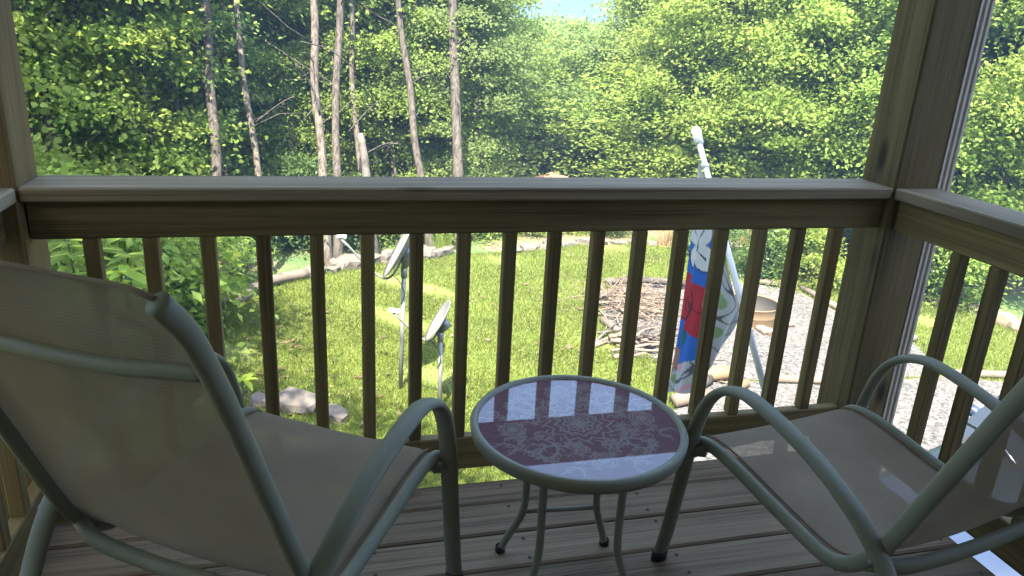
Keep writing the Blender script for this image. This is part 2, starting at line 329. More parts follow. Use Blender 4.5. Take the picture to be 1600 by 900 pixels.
T = np.zeros((N, 3, 3)); T[:, 0] = np.c_[pts[:, 0]-dx*w, pts[:, 1]-dy*w, np.full(N, GZ+.004)]; T[:, 1] = np.c_[pts[:, 0]+dx*w, pts[:, 1]+dy*w, np.full(N, GZ+.004)]
T[:, 2] = np.c_[pts[:, 0]+ln[:, 0], pts[:, 1]+ln[:, 1], GZ+h]
o = link('grass', fast_mesh('grass', T.reshape(-1, 3), 3, [LEAF_G])); o['kind'] = 'stuff'; tag(o, 'short patchy green grass covering the sloping backyard lawn', 'grass')
# loose gravel stones
pts = []
while len(pts) < 14000:
    x, y = rng.uniform(4.2, 11), rng.uniform(3.2, 10)
    if inside(PIT_PTS, x, y) or inside(DRIVE_PTS, x, y): pts.append((x, y))
pts = np.array(pts); N = len(pts); s = rng.uniform(.008, .019, N)
octv = np.array([(1, 0, 0), (0, 1, 0), (-1, 0, 0), (0, -1, 0), (0, 0, .8), (0, 0, -.8)]); octf = np.array([(0, 1, 4), (1, 2, 4), (2, 3, 4), (3, 0, 4)])
ang = rng.uniform(0, 6.28, N); ca, sa = np.cos(ang), np.sin(ang)
q = octv[octf.ravel()][None]*rng.uniform(.7, 1.3, (N, 1, 3))*s[:, None, None]
X = q[..., 0]*ca[:, None]-q[..., 1]*sa[:, None]+pts[:, :1]; Y = q[..., 0]*sa[:, None]+q[..., 1]*ca[:, None]+pts[:, 1:]; Z = q[..., 2]+GZ+.012
PEB = leafmat('loose_stone', (.05, .048, .046), (.16, .155, .148), (.1, .1, .1), k=0.0, rough=.9)
o = link('loose_gravel', fast_mesh('loose_gravel', np.stack([X, Y, Z], -1).reshape(-1, 3), 3, [PEB])); o['kind'] = 'stuff'; tag(o, 'loose grey crushed stones lying on the pale gravel', 'gravel')
# fallen leaves on lawn
N = 520; xs = np.r_[rng.normal(0, 1.2, 340), rng.uniform(2, 6, 180)]; ys = np.r_[rng.normal(7, 1.4, 340), rng.uniform(5, 10, 180)]
a = rng.uniform(0, 6.28, N); sz = rng.gamma(3, .009, N)+.008
Q = np.zeros((N, 4, 3))
for k, (u_, v_) in enumerate(((-1, 0), (0, -.55), (1, 0), (0, .55))):
    Q[:, k] = np.c_[xs+sz*(u_*np.cos(a)-v_*np.sin(a)), ys+sz*(u_*np.sin(a)+v_*np.cos(a)), GZ+.035+rng.uniform(0, .02, N)]
o = link('fallen_leaves', fast_mesh('fallen_leaves', Q.reshape(-1, 3), 4, [leafmat('dead_leaf', (.07, .045, .026), (.20, .155, .11), (.2, .13, .06), k=.15)])); o['kind'] = 'stuff'; tag(o, 'scattered pale brown dead leaves on the lawn', 'leaves')

# ------------------------------------------------------------------ house behind the camera
house = thing('house', 'house wall and porch roof sheltering the raised wooden deck', 'house')
SIDING = plain('house_siding', (.42, .37, .30), .7, noise=.08); CEIL = plain('porch_ceiling', (.34, .27, .19), .7, noise=.15); SHING = plain('roof_shingle', (.10, .095, .09), .9, noise=.3, scale=20)
mb = MB(); mb.box(-6, 9, -9, -3.0, GZ, 2.75); mb.build('wall', SIDING, house)
mb = MB(); mb.add([(-6.4, -2.55, 2.78), (9.4, -2.55, 2.78), (9.4, -6, 4.4), (-6.4, -6, 4.4), (-6.4, -9.4, 2.78), (9.4, -9.4, 2.78)], [(0, 1, 2, 3), (3, 2, 5, 4), (0, 3, 4), (1, 5, 2), (0, 4, 5, 1)]); mb.build('roof', SHING, house)
mb = MB(); mb.box(-.85, 3.1, -2.99, .16, 2.50, 2.62); mb.build('porch_roof', SHING, house)
mb = MB(); mb.box(-.8, 3.05, -2.99, .15, 2.46, 2.497); mb.build('porch_ceiling', CEIL, house)
mb = MB(); mb.box(-.165, 2.70, .0, .11, 2.24, 2.458); mb.build('porch_beam', POST, house)
door = box('sliding_door', .3, 2.2, -3.0, -2.95, .02, 2.1, WHITE, house)
for k in range(2): box('pane', .38+k*.91, 1.20+k*.91, -2.95, -2.944, .12, 2.0, plain('door_glass%d' % k, (.03, .035, .04), .05), door, 0)

# ------------------------------------------------------------------ deck
deck = empty('deck_floor'); deck['kind'] = 'structure'
y = -.075; k = 0
while y > -2.97:
    wd = .112 if k == 0 else .1395
    y0 = max(y-wd, -2.985); jx = rnd.uniform(-.004, .004)
    pk = box('plank', -.10+jx, 2.50+jx, y0, y, -.038+rnd.uniform(-.001, .001), rnd.uniform(-.0015, .0), PLANK, deck, .006)
    # screw heads
    if k < 9:
        for sx in (.42, .83, 1.24, 1.65, 2.06, 2.46):
            mb = MB()
            for sy in (.03, .11):
                if y-sy > y0+.015:
                    V, Fc = lathe([(.0055, 0), (.0055, .0012), (.001, .0012)], 8, (sx+rnd.uniform(-.006, .006), y-sy+rnd.uniform(-.006, .006), .0003)); mb.add(V, Fc)
            if mb.v: mb.build('screw', BLACK, pk)
    y = y0-.0065; k += 1
box('rim_joist', -.10, 2.49, -.15, -.112, -.24, -.041, W_X, deck)
box('rim_joist', 2.44, 2.478, -2.95, -.155, -.24, -.041, W_Y, deck); box('rim_joist', -.10, -.062, -2.95, -.155, -.24, -.041, W_Y, deck)
for jx in (.35, .75, 1.15, 1.55, 1.95): box('joist', jx, jx+.038, -2.95, -.155, -.235, -.041, W_Y, deck)

YC0, YC1, XL, XR, PW = -.03, .135, 0.0, 2.535, .165
o = box('deck_post', XL-PW, XL, YC0, YC1, GZ, 2.46, POST, None, .006); tag(o, 'square wooden deck post at left front corner behind tilted chair', 'post', 'corner posts of the deck')
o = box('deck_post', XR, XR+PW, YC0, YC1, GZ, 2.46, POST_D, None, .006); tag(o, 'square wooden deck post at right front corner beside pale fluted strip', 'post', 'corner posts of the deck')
# fluted pale strip on the outside of the right post
prof = []; x0, x1 = XR+PW+.002, XR+PW+.064
npr = 3; wv = (x1-x0)/npr
for i in range(npr):
    prof += [(x0+wv*i, -.012), (x0+wv*(i+.18), -.026), (x0+wv*(i+.62), -.026), (x0+wv*(i+.82), -.012)]
prof += [(x1, -.012), (x1, .05), (x0, .05)]
V = [(x, y, z) for z in (GZ, 2.44) for x, y in prof]; np_ = len(prof)
Fc = [(i, (i+1) % np_, np_+(i+1) % np_, np_+i) for i in range(np_)]+[tuple(range(np_))[::-1], tuple(range(np_, 2*np_))]
tag(pyd('downspout', V, Fc, VINYL), 'pale fluted vertical downspout running up outside the right post', 'downspout')

fr = thing('railing', 'front wooden railing of the deck facing the lawn', 'railing', (0, 0, 0), 0, 'wooden railings around the deck')
V = []; nx = 24
bm = bmesh.new()
o = box('cap_rail', XL+.001, XR-.001, YC0, YC1, .892, .93, CAP_X, fr, .005)
box('top_rail', XL+.003, XR-.003, .0, .038, .79, .8915, W_X, fr); box('bottom_rail', XL+.003, XR-.003, .0, .038, .0, .117, W_X, fr)
BAL = [(120.7, 146.7), (218, 241), (310.5, 334), (399.5, 422), (487, 507), (566.8, 587), (643.3, 664), (717, 738.8), (788, 810), (858, 880), (925, 947), (990.7, 1013), (1055, 1078), (1119, 1142), (1180, 1202), (1242, 1264), (1304, 1325)]
for i, (a_, b_) in enumerate(BAL):
    t_ = at_y((a_+b_)/2, 368-max(0, i-5)*.9, 0.0)[0]; x = .35*t_+.65*(.002+.14*(i+1))
    box('baluster', x-.019, x+.019, .003, .041, .1175, .7895, W_Z, fr, .003)
sr = thing('railing', 'right side wooden railing beside the car and gravel drive', 'railing', (0, 0, 0), 0, 'wooden railings around the deck')
box('cap_rail', XR, XR+PW, -2.95, YC0-.002, .8925, .9305, CAP_Y, sr, .005)
xi = 2.562
box('top_rail', xi, xi+.038, -2.95, YC0-.002, .79, .892, W_Y, sr); box('bottom_rail', xi, xi+.038, -2.95, YC0-.002, .0, .117, W_Y, sr)
y = -.30
while y > -2.9: box('baluster', xi+.001, xi+.039, y-.019, y+.019, .1175, .7895, W_Z, sr, .003); y -= .14
lr = thing('railing', 'left side wooden railing behind the tilted chair back', 'railing', (0, 0, 0), 0, 'wooden railings around the deck')
box('cap_rail', XL-PW, XL-.001, -2.95, YC0-.002, .8925, .9305, CAP_Y, lr, .005)
box('top_rail', -.075, -.037, -2.95, YC0-.002, .79, .892, W_Y, lr); box('bottom_rail', -.075, -.037, -2.95, YC0-.002, .0, .117, W_Y, lr)
y = -.19
while y > -2.9: box('baluster', -.074, -.036, y-.019, y+.019, .1175, .7895, W_Z, lr, .003); y -= .14

# ================================================================== CHAIRS
RAIL = [(.533, .345), (.528, .372), (.505, .394), (.455, .403), (.377, .398), (.262, .380), (.161, .366), (.095, .360), (.05, .37), (.012, .40), (-.018, .44), (-.049, .505), (-.118, .685), (-.183, .852), (-.22, .939), (-.248, .995), (-.288, 1.045)]
ARM = [(.568, .012), (.548, .11), (.523, .28), (.50, .43), (.47, .525), (.425, .58), (.36, .607), (.295, .606), (.215, .592), (.125, .568), (.038, .53), (-.028, .478), (-.072, .425), (-.115, .35), (-.19, .205), (-.285, .012)]
HW, HA = .262, .295
def make_chair(name, label, loc, rz):
    t = thing(name, label, 'chair', loc, rz, 'sling patio chairs')
    rail = smooth_path([(0, *p) for p in RAIL], 5); arm = smooth_path([(0, *p) for p in ARM], 6)
    for s in (-1, 1):
        fr_ = tube('seat_back_rail', [p+np.array([s*HW, 0, 0]) for p in rail], .0138, SAGE, t, .0165, 14, (1, 0, 0))
        lg = tube('arm_leg_loop', [p+np.array([s*(HA-.035*min(1, max(0, (.04-p[1])/.3))), 0, 0]) for p in arm], .0225, SAGE, t, .0115, 14, (1, 0, 0))
        for fy in (.568, -.285):
            mb = MB(); V, Fc = sweep([(s*(HA-.035*(fy < 0)), fy, 0), (s*(HA-.035*(fy < 0)), fy-.002, .03)], .025, .014, 14, (1, 0, 0)); mb.add(V, Fc); mb.build('foot_cap', BLACK, lg, True)
        # bolts joining loop and rail, spacer in front
        tube('spacer', [(s*(HW+.01), .475, .385), (s*(HA-.004), .508, .375)], .011, SAGE, t, .014, 10)
        for by, bz in ((-.045, .455), (.50, .40)):
            tube('bolt', [(s*(HW+.008), by, bz), (s*(HA+.016), by, bz)], .006, STEEL, lg, n=8)
    tube('front_crossbar', [(x, .535, .352) for x in (-HW, -.1, .1, HW)], .014, SAGE, t)
    tube('back_crossbar', smooth_path([(-HW, -.008, .415), (-HW*.7, -.03, .40), (0, -.035, .395), (HW*.7, -.03, .40), (HW, -.008, .415)]), .013, SAGE, t, .018)
    tube('back_crossbar', smooth_path([(-HW, -.218, .925), (-.13, -.236, .918), (0, -.24, .916), (.13, -.236, .918), (HW, -.218, .925)]), .009, SAGE, t, .012)
    # sling
    path = smooth_path([(0, *p) for p in RAIL], 5); nx = 12; V = []; UV = []; nn = len(path); d_ = 0
    for i, p in enumerate(path):
        if i: d_ += float(np.linalg.norm(p-path[i-1]))
        tg = path[min(i+1, nn-1)]-path[max(i-1, 0)]; tg /= np.linalg.norm(tg)
        nrm = np.array([0, tg[2], -tg[1]])       # towards the sitter
        if nrm[2] < 0 and abs(tg[1]) > .5: nrm = -nrm
        for k in range(nx+1):
            u_ = -1+2*k/nx
            sag = .012*(1-u_*u_)*math.sin(math.pi*min(1, i/(nn-1)))
            V.append(p+np.array([u_*(HW-.006), 0, 0])+nrm*(.012 if abs(u_) < .999 else .004)-nrm*sag*1.5); UV.append((u_*.27, d_))
    Fc = [(i*(nx+1)+k, i*(nx+1)+k+1, (i+1)*(nx+1)+k+1, (i+1)*(nx+1)+k) for i in range(nn-1) for k in range(nx)]
    o = pyd('sling', V, Fc, SLING, t, True)
    uv = o.data.uv_layers.new(name='UVMap')
    for lp in o.data.loops: uv.data[lp.index].uv = UV[lp.vertex_index]
    for s in (-1, 1):                                # sewn side hem
        tube('hem', [np.array(p)+np.array([s*(HW-.024), 0, 0])+np.array([0, .004, .011]) for p in path[6:52]], .0028, SLING, o, n=6)
    # top hem and front hem
    tube('hem', [V[-(nx+1)+k] for k in range(nx+1)], .004, SLING, o, n=8)
    return t
make_chair('sling_chair', 'sage framed sling chair seen from behind, tilted back at left railing corner', (.467, -.822, 0), -.574)
make_chair('sling_chair', 'sage framed sling chair right of the round table by right post', (1.979, -1.031, 0), .175)

# ================================================================== TABLE
TX, TY, TZ = 1.302, -.566, .465
tb = thing('side_table', 'small round patio table with burgundy patterned glass top', 'table', (TX, TY, 0), -.08)
V, Fc = lathe([(.236, .0), (.241, -.020), (.250, -.025), (.257, -.021), (.260, -.008), (.261, .002), (.256, .0095), (.249, .0105), (.243, .007), (.240, .0), (.236, .0)], 72, (0, 0, TZ))
pyd('rim', V, Fc, TABLE_METAL, tb, True)
m, n, l, b = mat('burgundy_print_glass'); b.inputs['Base Color'].default_value = (.17, .035, .05, 1); b.inputs['Roughness'].default_value = .6; b.inputs['Coat Weight'].default_value = 1; b.inputs['Coat Roughness'].default_value = .015; b.inputs['Coat IOR'].default_value = 1.62
nz = n.new('ShaderNodeTexNoise'); nz.inputs['Scale'].default_value = 60; tc = n.new('ShaderNodeTexCoord'); l.new(tc.outputs['Object'], nz.inputs[0]); r1 = ramp(n, [(.35, (.085, .013, .02)), (.7, (.135, .026, .036))]); l.new(nz.outputs['Fac'], r1.inputs[0]); l.new(r1.outputs[0], b.inputs['Base Color'])
at = n.new('ShaderNodeAttribute'); at.attribute_name = 'print'; mxp = n.new('ShaderNodeMix'); mxp.data_type = 'RGBA'; mxp.inputs[7].default_value = (.20, .15, .13, 1); l.new(at.outputs['Fac'], mxp.inputs[0]); l.new(r1.outputs[0], mxp.inputs[6]); l.new(mxp.outputs[2], b.inputs['Base Color'])
BURG = m
RT = .2425; NG = 330; GS = 2*RT/NG; PRINT = np.zeros((NG+1, NG+1))
def strip(pts, ws):
    """print a tapering stroke into the colour grid of the glass"""
    P = [np.array(p) for p in pts]; nn = len(P)
    for i in range(nn-1):
        a_, b_ = P[i], P[i+1]; w_ = (ws((i+.5)/(nn-1)) if callable(ws) else ws)+.0002
        lo = np.minimum(a_, b_)-w_-2*GS; hi = np.maximum(a_, b_)+w_+2*GS
        i0, j0 = (max(0, int((lo[q]+RT)/GS)) for q in (0, 1)); i1, j1 = (min(NG, int((hi[q]+RT)/GS)+1) for q in (0, 1))
        if i1 <= i0 or j1 <= j0: continue
        X, Y = np.meshgrid(np.arange(i0, i1+1)*GS-RT, np.arange(j0, j1+1)*GS-RT, indexing='ij'); d = b_-a_; L2 = float(d@d)+1e-12
        t = np.clip(((X-a_[0])*d[0]+(Y-a_[1])*d[1])/L2, 0, 1); ds = np.hypot(X-a_[0]-t*d[0], Y-a_[1]-t*d[1])
        PRINT[i0:i1+1, j0:j1+1] = np.maximum(PRINT[i0:i1+1, j0:j1+1], np.clip((w_+GS*.5-ds)/GS, 0, 1))
def sp(c_, a0, r0, turns, grow, w0, n_=22, mir=1):
    """scroll: spiral starting at c_"""
    out = []
    for i in range(n_):
        t = i/(n_-1); a = a0+mir*turns*2*math.pi*t; r_ = r0*(1-t)**grow
        out.append((c_[0]+r_*math.cos(a), c_[1]+r_*math.sin(a)))
    strip(out, lambda t: .75*w0*(.35+.9*math.sin(math.pi*min(1, t*1.05+.02))))
    return out
def leaf(p, a, L, w0):
    d = np.array([math.cos(a), math.sin(a)]); e = np.array([-d[1], d[0]])
    strip([np.array(p)+d*L*t+e*L*.18*math.sin(math.pi*t) for t in np.linspace(0, 1, 7)], lambda t: .72*w0*math.sin(math.pi*(.08+.9*t))**.8)
def flower(c_, r_, np_, w0, rings=3):
    for q in range(rings):
        rr = r_*(1-q*.3)
        strip([(c_[0]+rr*(1+.12*math.cos(np_*a))*math.cos(a), c_[1]+rr*(1+.12*math.cos(np_*a))*math.sin(a)) for a in np.linspace(0, 2*math.pi, 49)], w0)
    for k_ in range(np_): leaf(c_, 2*math.pi*k_/np_, r_*.5, w0*1.5)
pr_ = random.Random(5)
flower((0, 0), .075, 12, .0024, 2); flower((0, 0), .05, 8, .002, 2)
for k in range(24): leaf((.082*math.cos(k*math.pi/12), .082*math.sin(k*math.pi/12)), k*math.pi/12+.5, .018, .003)
for k in range(4):
    A = k*math.pi/2+math.pi/4+.1
    flower((.165*math.cos(A+math.pi/4), .165*math.sin(A+math.pi/4)), .03, 10, .0016, 3)
    for mir in (-1, 1):
        c0 = (.165*math.cos(A+mir*.12), .165*math.sin(A+mir*.12))
        o_ = sp(c0, A+mir*2.2, .055, .95, .7, .0034, 26, mir)
        for j in range(1, 20, 2):
            p, q = o_[j], o_[j+1]; aa = math.atan2(q[1]-p[1], q[0]-p[0])
            leaf(p, aa+mir*-.9, .026*(1-j/32), .0035); 
            if j % 4 == 1: leaf(p, aa+mir*.9, .016, .0024)
        o_ = sp((.115*math.cos(A+mir*.45), .115*math.sin(A+mir*.45)), A-mir*1.0, .026, .9, .6, .002, 18, -mir)
        for j in range(2, 14, 3): leaf(o_[j], pr_.uniform(0, 6.28), .014, .0024)
        for j in range(24):
            rr = pr_.uniform(.095, .20); aa = A+mir*(.35+pr_.uniform(-.22, .34)); p = (rr*math.cos(aa), rr*math.sin(aa)); th = pr_.uniform(0, 6.28)
            for z_ in range(3): leaf(p, th+z_*.9-.9, pr_.uniform(.012, .022), .0019)
    for mir in (-1, 1):
        o_ = sp((.215*math.cos(A+mir*.38), .215*math.sin(A+mir*.38)), A+mir*1.2, .03, .8, .6, .0026, 18, mir)
        for j in range(1, 14, 2): leaf(o_[j], math.atan2(o_[j][1], o_[j][0])+pr_.uniform(-1, 1), .017, .0026)
idx = -np.ones((NG+1, NG+1), int); V = []; Cp = []
for i in range(NG+1):
    for j in range(NG+1):
        x, y = i*GS-RT, j*GS-RT
        if x*x+y*y <= RT*RT: idx[i, j] = len(V); V.append((x, y, TZ+.003)); Cp.append(PRINT[i, j])
Fc = [(idx[i, j], idx[i+1, j], idx[i+1, j+1], idx[i, j+1]) for i in range(NG) for j in range(NG) if min(idx[i, j], idx[i+1, j], idx[i+1, j+1], idx[i, j+1]) >= 0]
glass = pyd('glass_top', V, [tuple(map(int, q)) for q in Fc], BURG, tb)
ca = glass.data.color_attributes.new('print', 'FLOAT_COLOR', 'POINT'); Cp = np.array(Cp); ca.data.foreach_set('color', np.c_[Cp, Cp, Cp, np.ones(len(Cp))].astype(np.float32).ravel())
for sx in (-1, 1):
    for sy in (-1, 1):
        tube('leg', smooth_path([(sx*.095, sy*.09, TZ-.02), (sx*.097, sy*.092, .33), (sx*.097, sy*.094, .20), (sx*.105, sy*.10, .14), (sx*.135, sy*.128, .05), (sx*.147, sy*.139, .008)], 6), .0102, TABLE_METAL, tb, n=12)
        V, Fc = lathe([(.001, 0), (.014, 0), (.014, .016), (.011, .02)], 12, (sx*.148, sy*.14, 0)); pyd('foot', V, Fc, BLACK, tb, True)
for sy in (1,): tube('stretcher', [(-.10, sy*.098, .155), (.10, sy*.098, .155)], .0065, TABLE_METAL, tb)
for sx in (-1, 1): tube('brace', smooth_path([(sx*.095, -.09, TZ-.025), (sx*.08, -.08, TZ-.05), (sx*.03, -.06, TZ-.062), (0, -.05, TZ-.063)]), .009, TABLE_METAL, tb)
tube('stretcher', [(-.095, -.09, TZ-.03), (-.095, .09, TZ-.03)], .009, TABLE_METAL, tb); tube('stretcher', [(.095, -.09, TZ-.03), (.095, .09, TZ-.03)], .009, TABLE_METAL, tb)

# ================================================================== FLAG
fb = np.array([2.40, .16, -.06]); ft = np.array([2.405, 1.09, .925]); fd = (ft-fb); FL = float(np.linalg.norm(fd)); fd /= FL
fp = thing('flagpole', 'white tilted flagpole with ball finial fixed outside the deck railing', 'flagpole', tuple(fb))
def rel(p): return tuple(np.array(p)-fb)
tube('pole', [rel(fb), rel(fb+fd*(FL*.5)), rel(ft)], .0135, WHITE, fp, n=14)
V, Fc = lathe([(.001, .062), (.013, .058), (.022, .045), (.0235, .036), (.021, .024), (.0165, .016), (.021, .012), (.021, -.022), (.0165, -.026), (.0165, -.034), (.014, -.034)], 20)
q = Vector(fd).to_track_quat('Z', 'Y'); fin = pyd('finial', [Vector(rel(ft))+q @ Vector(v) for v in V], Fc, WHITE, fp, True)
tube('bracket', [rel(fb+np.array([0, -.02, -.02])), rel(fb+fd*.16)], .021, WHITE, fp, n=14)
box('bracket_plate', -.03, .03, -.048-.005, -.04, -.09, .06, WHITE, fp, .002)
V, Fc = lathe([(.0165, 0), (.0185, .004), (.0185, .016), (.0165, .02)], 16)
pyd('flag_ring', [Vector(rel(ft-fd*.16))+q @ Vector(v) for v in V], Fc, WHITE, fp, True)
# cloth: hangs from the upper part of the pole in loose folds, print and painted sun glare at the top as a mesh colour attribute
NU, NV = 110, 190; V = []; Cc = []
def petals(u_, v_, cx, cy, r_, n_=4, ph=.4):
    dx, dy = (u_-cx), (v_-cy); d = math.hypot(dx, dy); a = math.atan2(dy, dx)+ph
    lim = r_*(.42+.58*abs(math.cos(a*n_/2))**.6)
    if d < r_*.20: return 'c'
    if d < lim: return 'o' if d > lim-.009 or (abs(math.sin(a*n_/2)) < .10 and d < r_*.62) else 'p'
    return None
WHT, BLU, RED, GRN, PGR, DRK, YEL = (.50, .48, .45), (.03, .11, .36), (.34, .03, .04), (.03, .14, .05), (.20, .27, .12), (.03, .025, .03), (.4, .3, .08)
def design(s, z):
    """s: metres from the outer edge along the flag, z: height"""
    if s < .215+.012*math.sin(z*19) and z > -.20+.7*s:
        if z > .69: return WHT  # top of the blue cloth painted white to imitate sun glare
        if z > .31-.05*s:
            for cx, cz, rr_, ph in ((.105, .47, .15, .5),):
                pe = petals(s, z, cx, cz, rr_, ph=ph)
                if pe: return {'c': GRN, 'o': DRK, 'p': WHT}[pe]
            return BLU
        if z > .075-.12*s:
            k = abs(math.hypot(s-.02, (z-.20)*1.1)-.13); k2 = abs(math.hypot(s-.20, z-.27)-.10); k3 = abs(math.hypot(s-.08, z-.16)-.06)
            return DRK if min(k, k2, k3) < .003 else RED
        lf = ((s-.085)*.6+(z+.0)*.8)/.072, ((s-.085)*-.8+(z+.0)*.6)/.038
        e = lf[0]**2+lf[1]**2
        if e < 1: return DRK if e > .84 or abs(lf[1]) < .07 else GRN
        if s < .07 and z < -.075: return (.30, .16, .10)
        return BLU
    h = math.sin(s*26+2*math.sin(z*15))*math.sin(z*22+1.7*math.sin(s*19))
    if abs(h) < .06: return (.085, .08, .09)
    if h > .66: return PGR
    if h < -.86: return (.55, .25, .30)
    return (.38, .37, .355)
def hang(u_):
    xs_ = (0, .37, .69, .82, .93, 1); ys_ = (1.17, .88, .58, .35, .11, .012); return float(np.interp(u_, xs_, ys_))
for j in range(NV+1):
    for i in range(NU+1):
        u_, v_ = i/NU, j/NV
        p = ft-fd*(.11+.73*u_); ln = hang(u_)
        fold = .024*math.sin(u_*15+.5)*min(1, v_*3)+.010*math.sin(u_*37+v_*5)*v_
        fy = .012*math.sin(v_*7+u_*9)*v_
        z_ = p[2]-ln*v_-.004
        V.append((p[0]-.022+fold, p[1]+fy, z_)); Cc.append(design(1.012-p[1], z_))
Fc = [(j*(NU+1)+i, j*(NU+1)+i+1, (j+1)*(NU+1)+i+1, (j+1)*(NU+1)+i) for j in range(NV) for i in range(NU)]
m, n, l, b = mat('printed_flag_cloth'); out = n['Material Output']; at = n.new('ShaderNodeAttribute'); at.attribute_name = 'print'; l.new(at.outputs['Color'], b.inputs['Base Color']); b.inputs['Roughness'].default_value = .85
tl = n.new('ShaderNodeBsdfTranslucent'); l.new(at.outputs['Color'], tl.inputs[0]); ms = n.new('ShaderNodeMixShader'); ms.inputs[0].default_value = .4; l.new(b.outputs[0], ms.inputs[1]); l.new(tl.outputs[0], ms.inputs[2]); l.new(ms.outputs[0], out.inputs[0])
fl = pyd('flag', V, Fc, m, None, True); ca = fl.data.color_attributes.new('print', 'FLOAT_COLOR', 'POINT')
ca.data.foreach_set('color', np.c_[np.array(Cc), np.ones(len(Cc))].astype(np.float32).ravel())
tag(fl, 'decorative flag with white dogwood flower, red panel and green leaf on blue', 'flag')

# ================================================================== SATELLITE DISHES
def make_dish(label, base, top, low, up, lnb, k):
    base, top, low, up, lnb = map(np.array, (base, top, low, up, lnb))
    t = thing('satellite_dish', label, 'satellite dish', tuple(base), 0, 'satellite dishes on the lawn')
    R_ = lambda p: np.array(p)-base
    c_ = (low+up)/2; rad = float(np.linalg.norm(up-low))/2; d = (up-low)/np.linalg.norm(up-low)
    nrm = np.cross(np.array([0, 1., 0]), d); nrm = nrm if nrm[0] < 0 else -nrm; nrm = nrm+np.array([0, .13, 0]); nrm /= np.linalg.norm(nrm); d = d-nrm*(d@nrm); d /= np.linalg.norm(d); s = np.cross(nrm, d)
    tube('pole', [R_(base-np.array([0, 0, .15])), R_(top)], .0245 if k else .026, STEEL, t, n=14)
    V = []; Fc = []; nr, na = 8, 40
    for side_, off in ((0, 0), (1, -.012)):
        for i in range(nr+1):
            q = i/nr
            for a in range(na):
                th = 2*math.pi*a/na
                V.append(R_(c_+rad*q*(d*math.cos(th)+s*.92*math.sin(th))+nrm*(rad*.20*q*q-rad*.20+off)))
    m_ = (nr+1)*na
    for o_ in (0, m_):
        for i in range(nr):
            for a in range(na): Fc.append((o_+i*na+a, o_+i*na+(a+1) % na, o_+(i+1)*na+(a+1) % na, o_+(i+1)*na+a))
    for a in range(na): Fc.append((nr*na+a, nr*na+(a+1) % na, m_+nr*na+(a+1) % na, m_+nr*na+a))
    pyd('reflector', V, Fc, DISH, t, True)
    back = c_-nrm*rad*.2
    tube('mount', [R_(back-nrm*.005), R_(back-nrm*.07), R_(top+np.array([0, 0, .02]))], [.085*rad/.3, .07*rad/.3, .035], STEEL, t, n=8)
    tube('clamp', [R_(top-np.array([0, 0, .09])), R_(top+np.array([0, 0, .02]))], .036, STEEL, t, n=12)
    arm0 = low-nrm*.03-d*.01
    tube('feed_arm', smooth_path([R_(back-nrm*.03), R_(arm0), R_(lnb-np.array([0, 0, .03]))], 6), .013, STEEL, t, n=8)
    ax_ = (c_-lnb)/np.linalg.norm(c_-lnb)
    tube('receiver', [R_(lnb-ax_*.05), R_(lnb), R_(lnb+ax_*.03), R_(lnb+ax_*.06)], [.028, .03, .024, .038], WHITE, t, n=12)
    tube('cable', smooth_path([R_(arm0+np.array([.02, -.03, -.01])), R_(top+np.array([-.14, -.05, -.05])), R_(top+np.array([-.04, -.04, -.16])), R_(top+np.array([.0, -.04, -.3])), R_(top+np.array([-.035, -.03, -.42]))]), .005, BLACK, t, n=6)
    if not k: return
make_dish('taller satellite dish on a grey pole, partly hidden by the top rail', (1.62, 6.3, GZ), (1.66, 6.3, -1.36), (1.41, 6.3, -1.44), (1.77, 6.3, -.75), (.95, 6.28, -.94), 0)
make_dish('lower satellite dish on a short pole in front of the taller one', (2.02, 5.7, GZ), (2.005, 5.7, -1.93), (1.83, 5.7, -1.99), (2.10, 5.7, -1.54), (1.48, 5.68, -1.63), 1)

# ================================================================== FIRE PIT
fpx, fpy = 7.42, 7.95
ft_ = thing('fire_pit', 'round steel fire pit ring on the gravel pad', 'fire pit', (fpx, fpy, GZ+.012))
RUST = plain('sandy_steel', (.13, .092, .05), .6, .2, noise=.3, scale=5); SOOT = plain('sooty_steel', (.025, .023, .02), .8, noise=.4, scale=6)
V, Fc = lathe([(.42, .0), (.42, .13), (.425, .14), (.42, .15), (.42, .27), (.432, .285), (.42, .297), (.407, .285)], 48); pyd('ring_outside', V, Fc, RUST, ft_, True)
V, Fc = lathe([(.407, .285), (.405, .03), (.2, .035), (.001, .04)], 48); pyd('ring_inside', V, Fc, SOOT, ft_, True)
def rock(name, loc, r_, mat_, parent=None, flat=.6, seed=0):
    rr = random.Random(seed); bm = bmesh.new(); bmesh.ops.create_icosphere(bm, subdivisions=2, radius=1)
    ph = [rr.uniform(0, 6) for _ in range(6)]; sx, sy = rr.uniform(.8, 1.35), rr.uniform(.7, 1.1); rz = rr.uniform(0, 3.1)
    for v in bm.verts:
        p = v.co.copy(); k_ = 1+.16*math.sin(p.x*2.6+ph[0])+.16*math.sin(p.y*2.9+ph[1])+.12*math.sin(p.z*3.3+ph[2])+.06*math.sin(p.x*7+ph[3])*math.sin(p.y*6+ph[4])
        p = Vector((max(-.75, min(.75, p.x)), max(-.75, min(.75, p.y)), max(-.6, min(.62, p.z))))*k_
        x, y = p.x*sx*r_, p.y*sy*r_
        v.co = (x*math.cos(rz)-y*math.sin(rz), x*math.sin(rz)+y*math.cos(rz), (p.z*flat+flat*.45)*r_)
    me = bpy.data.meshes.new(name); bm.to_mesh(me); bm.free(); me.materials.append(mat_)
    o = link(name, me, parent); o.location = loc
    return o
for k in range(13):
    a = k*2*math.pi/13+.2; rock('base_stone', (.52*math.cos(a), .52*math.sin(a), -.01), .13+.03*math.sin(k*3), STONE_T, ft_, .45, k)

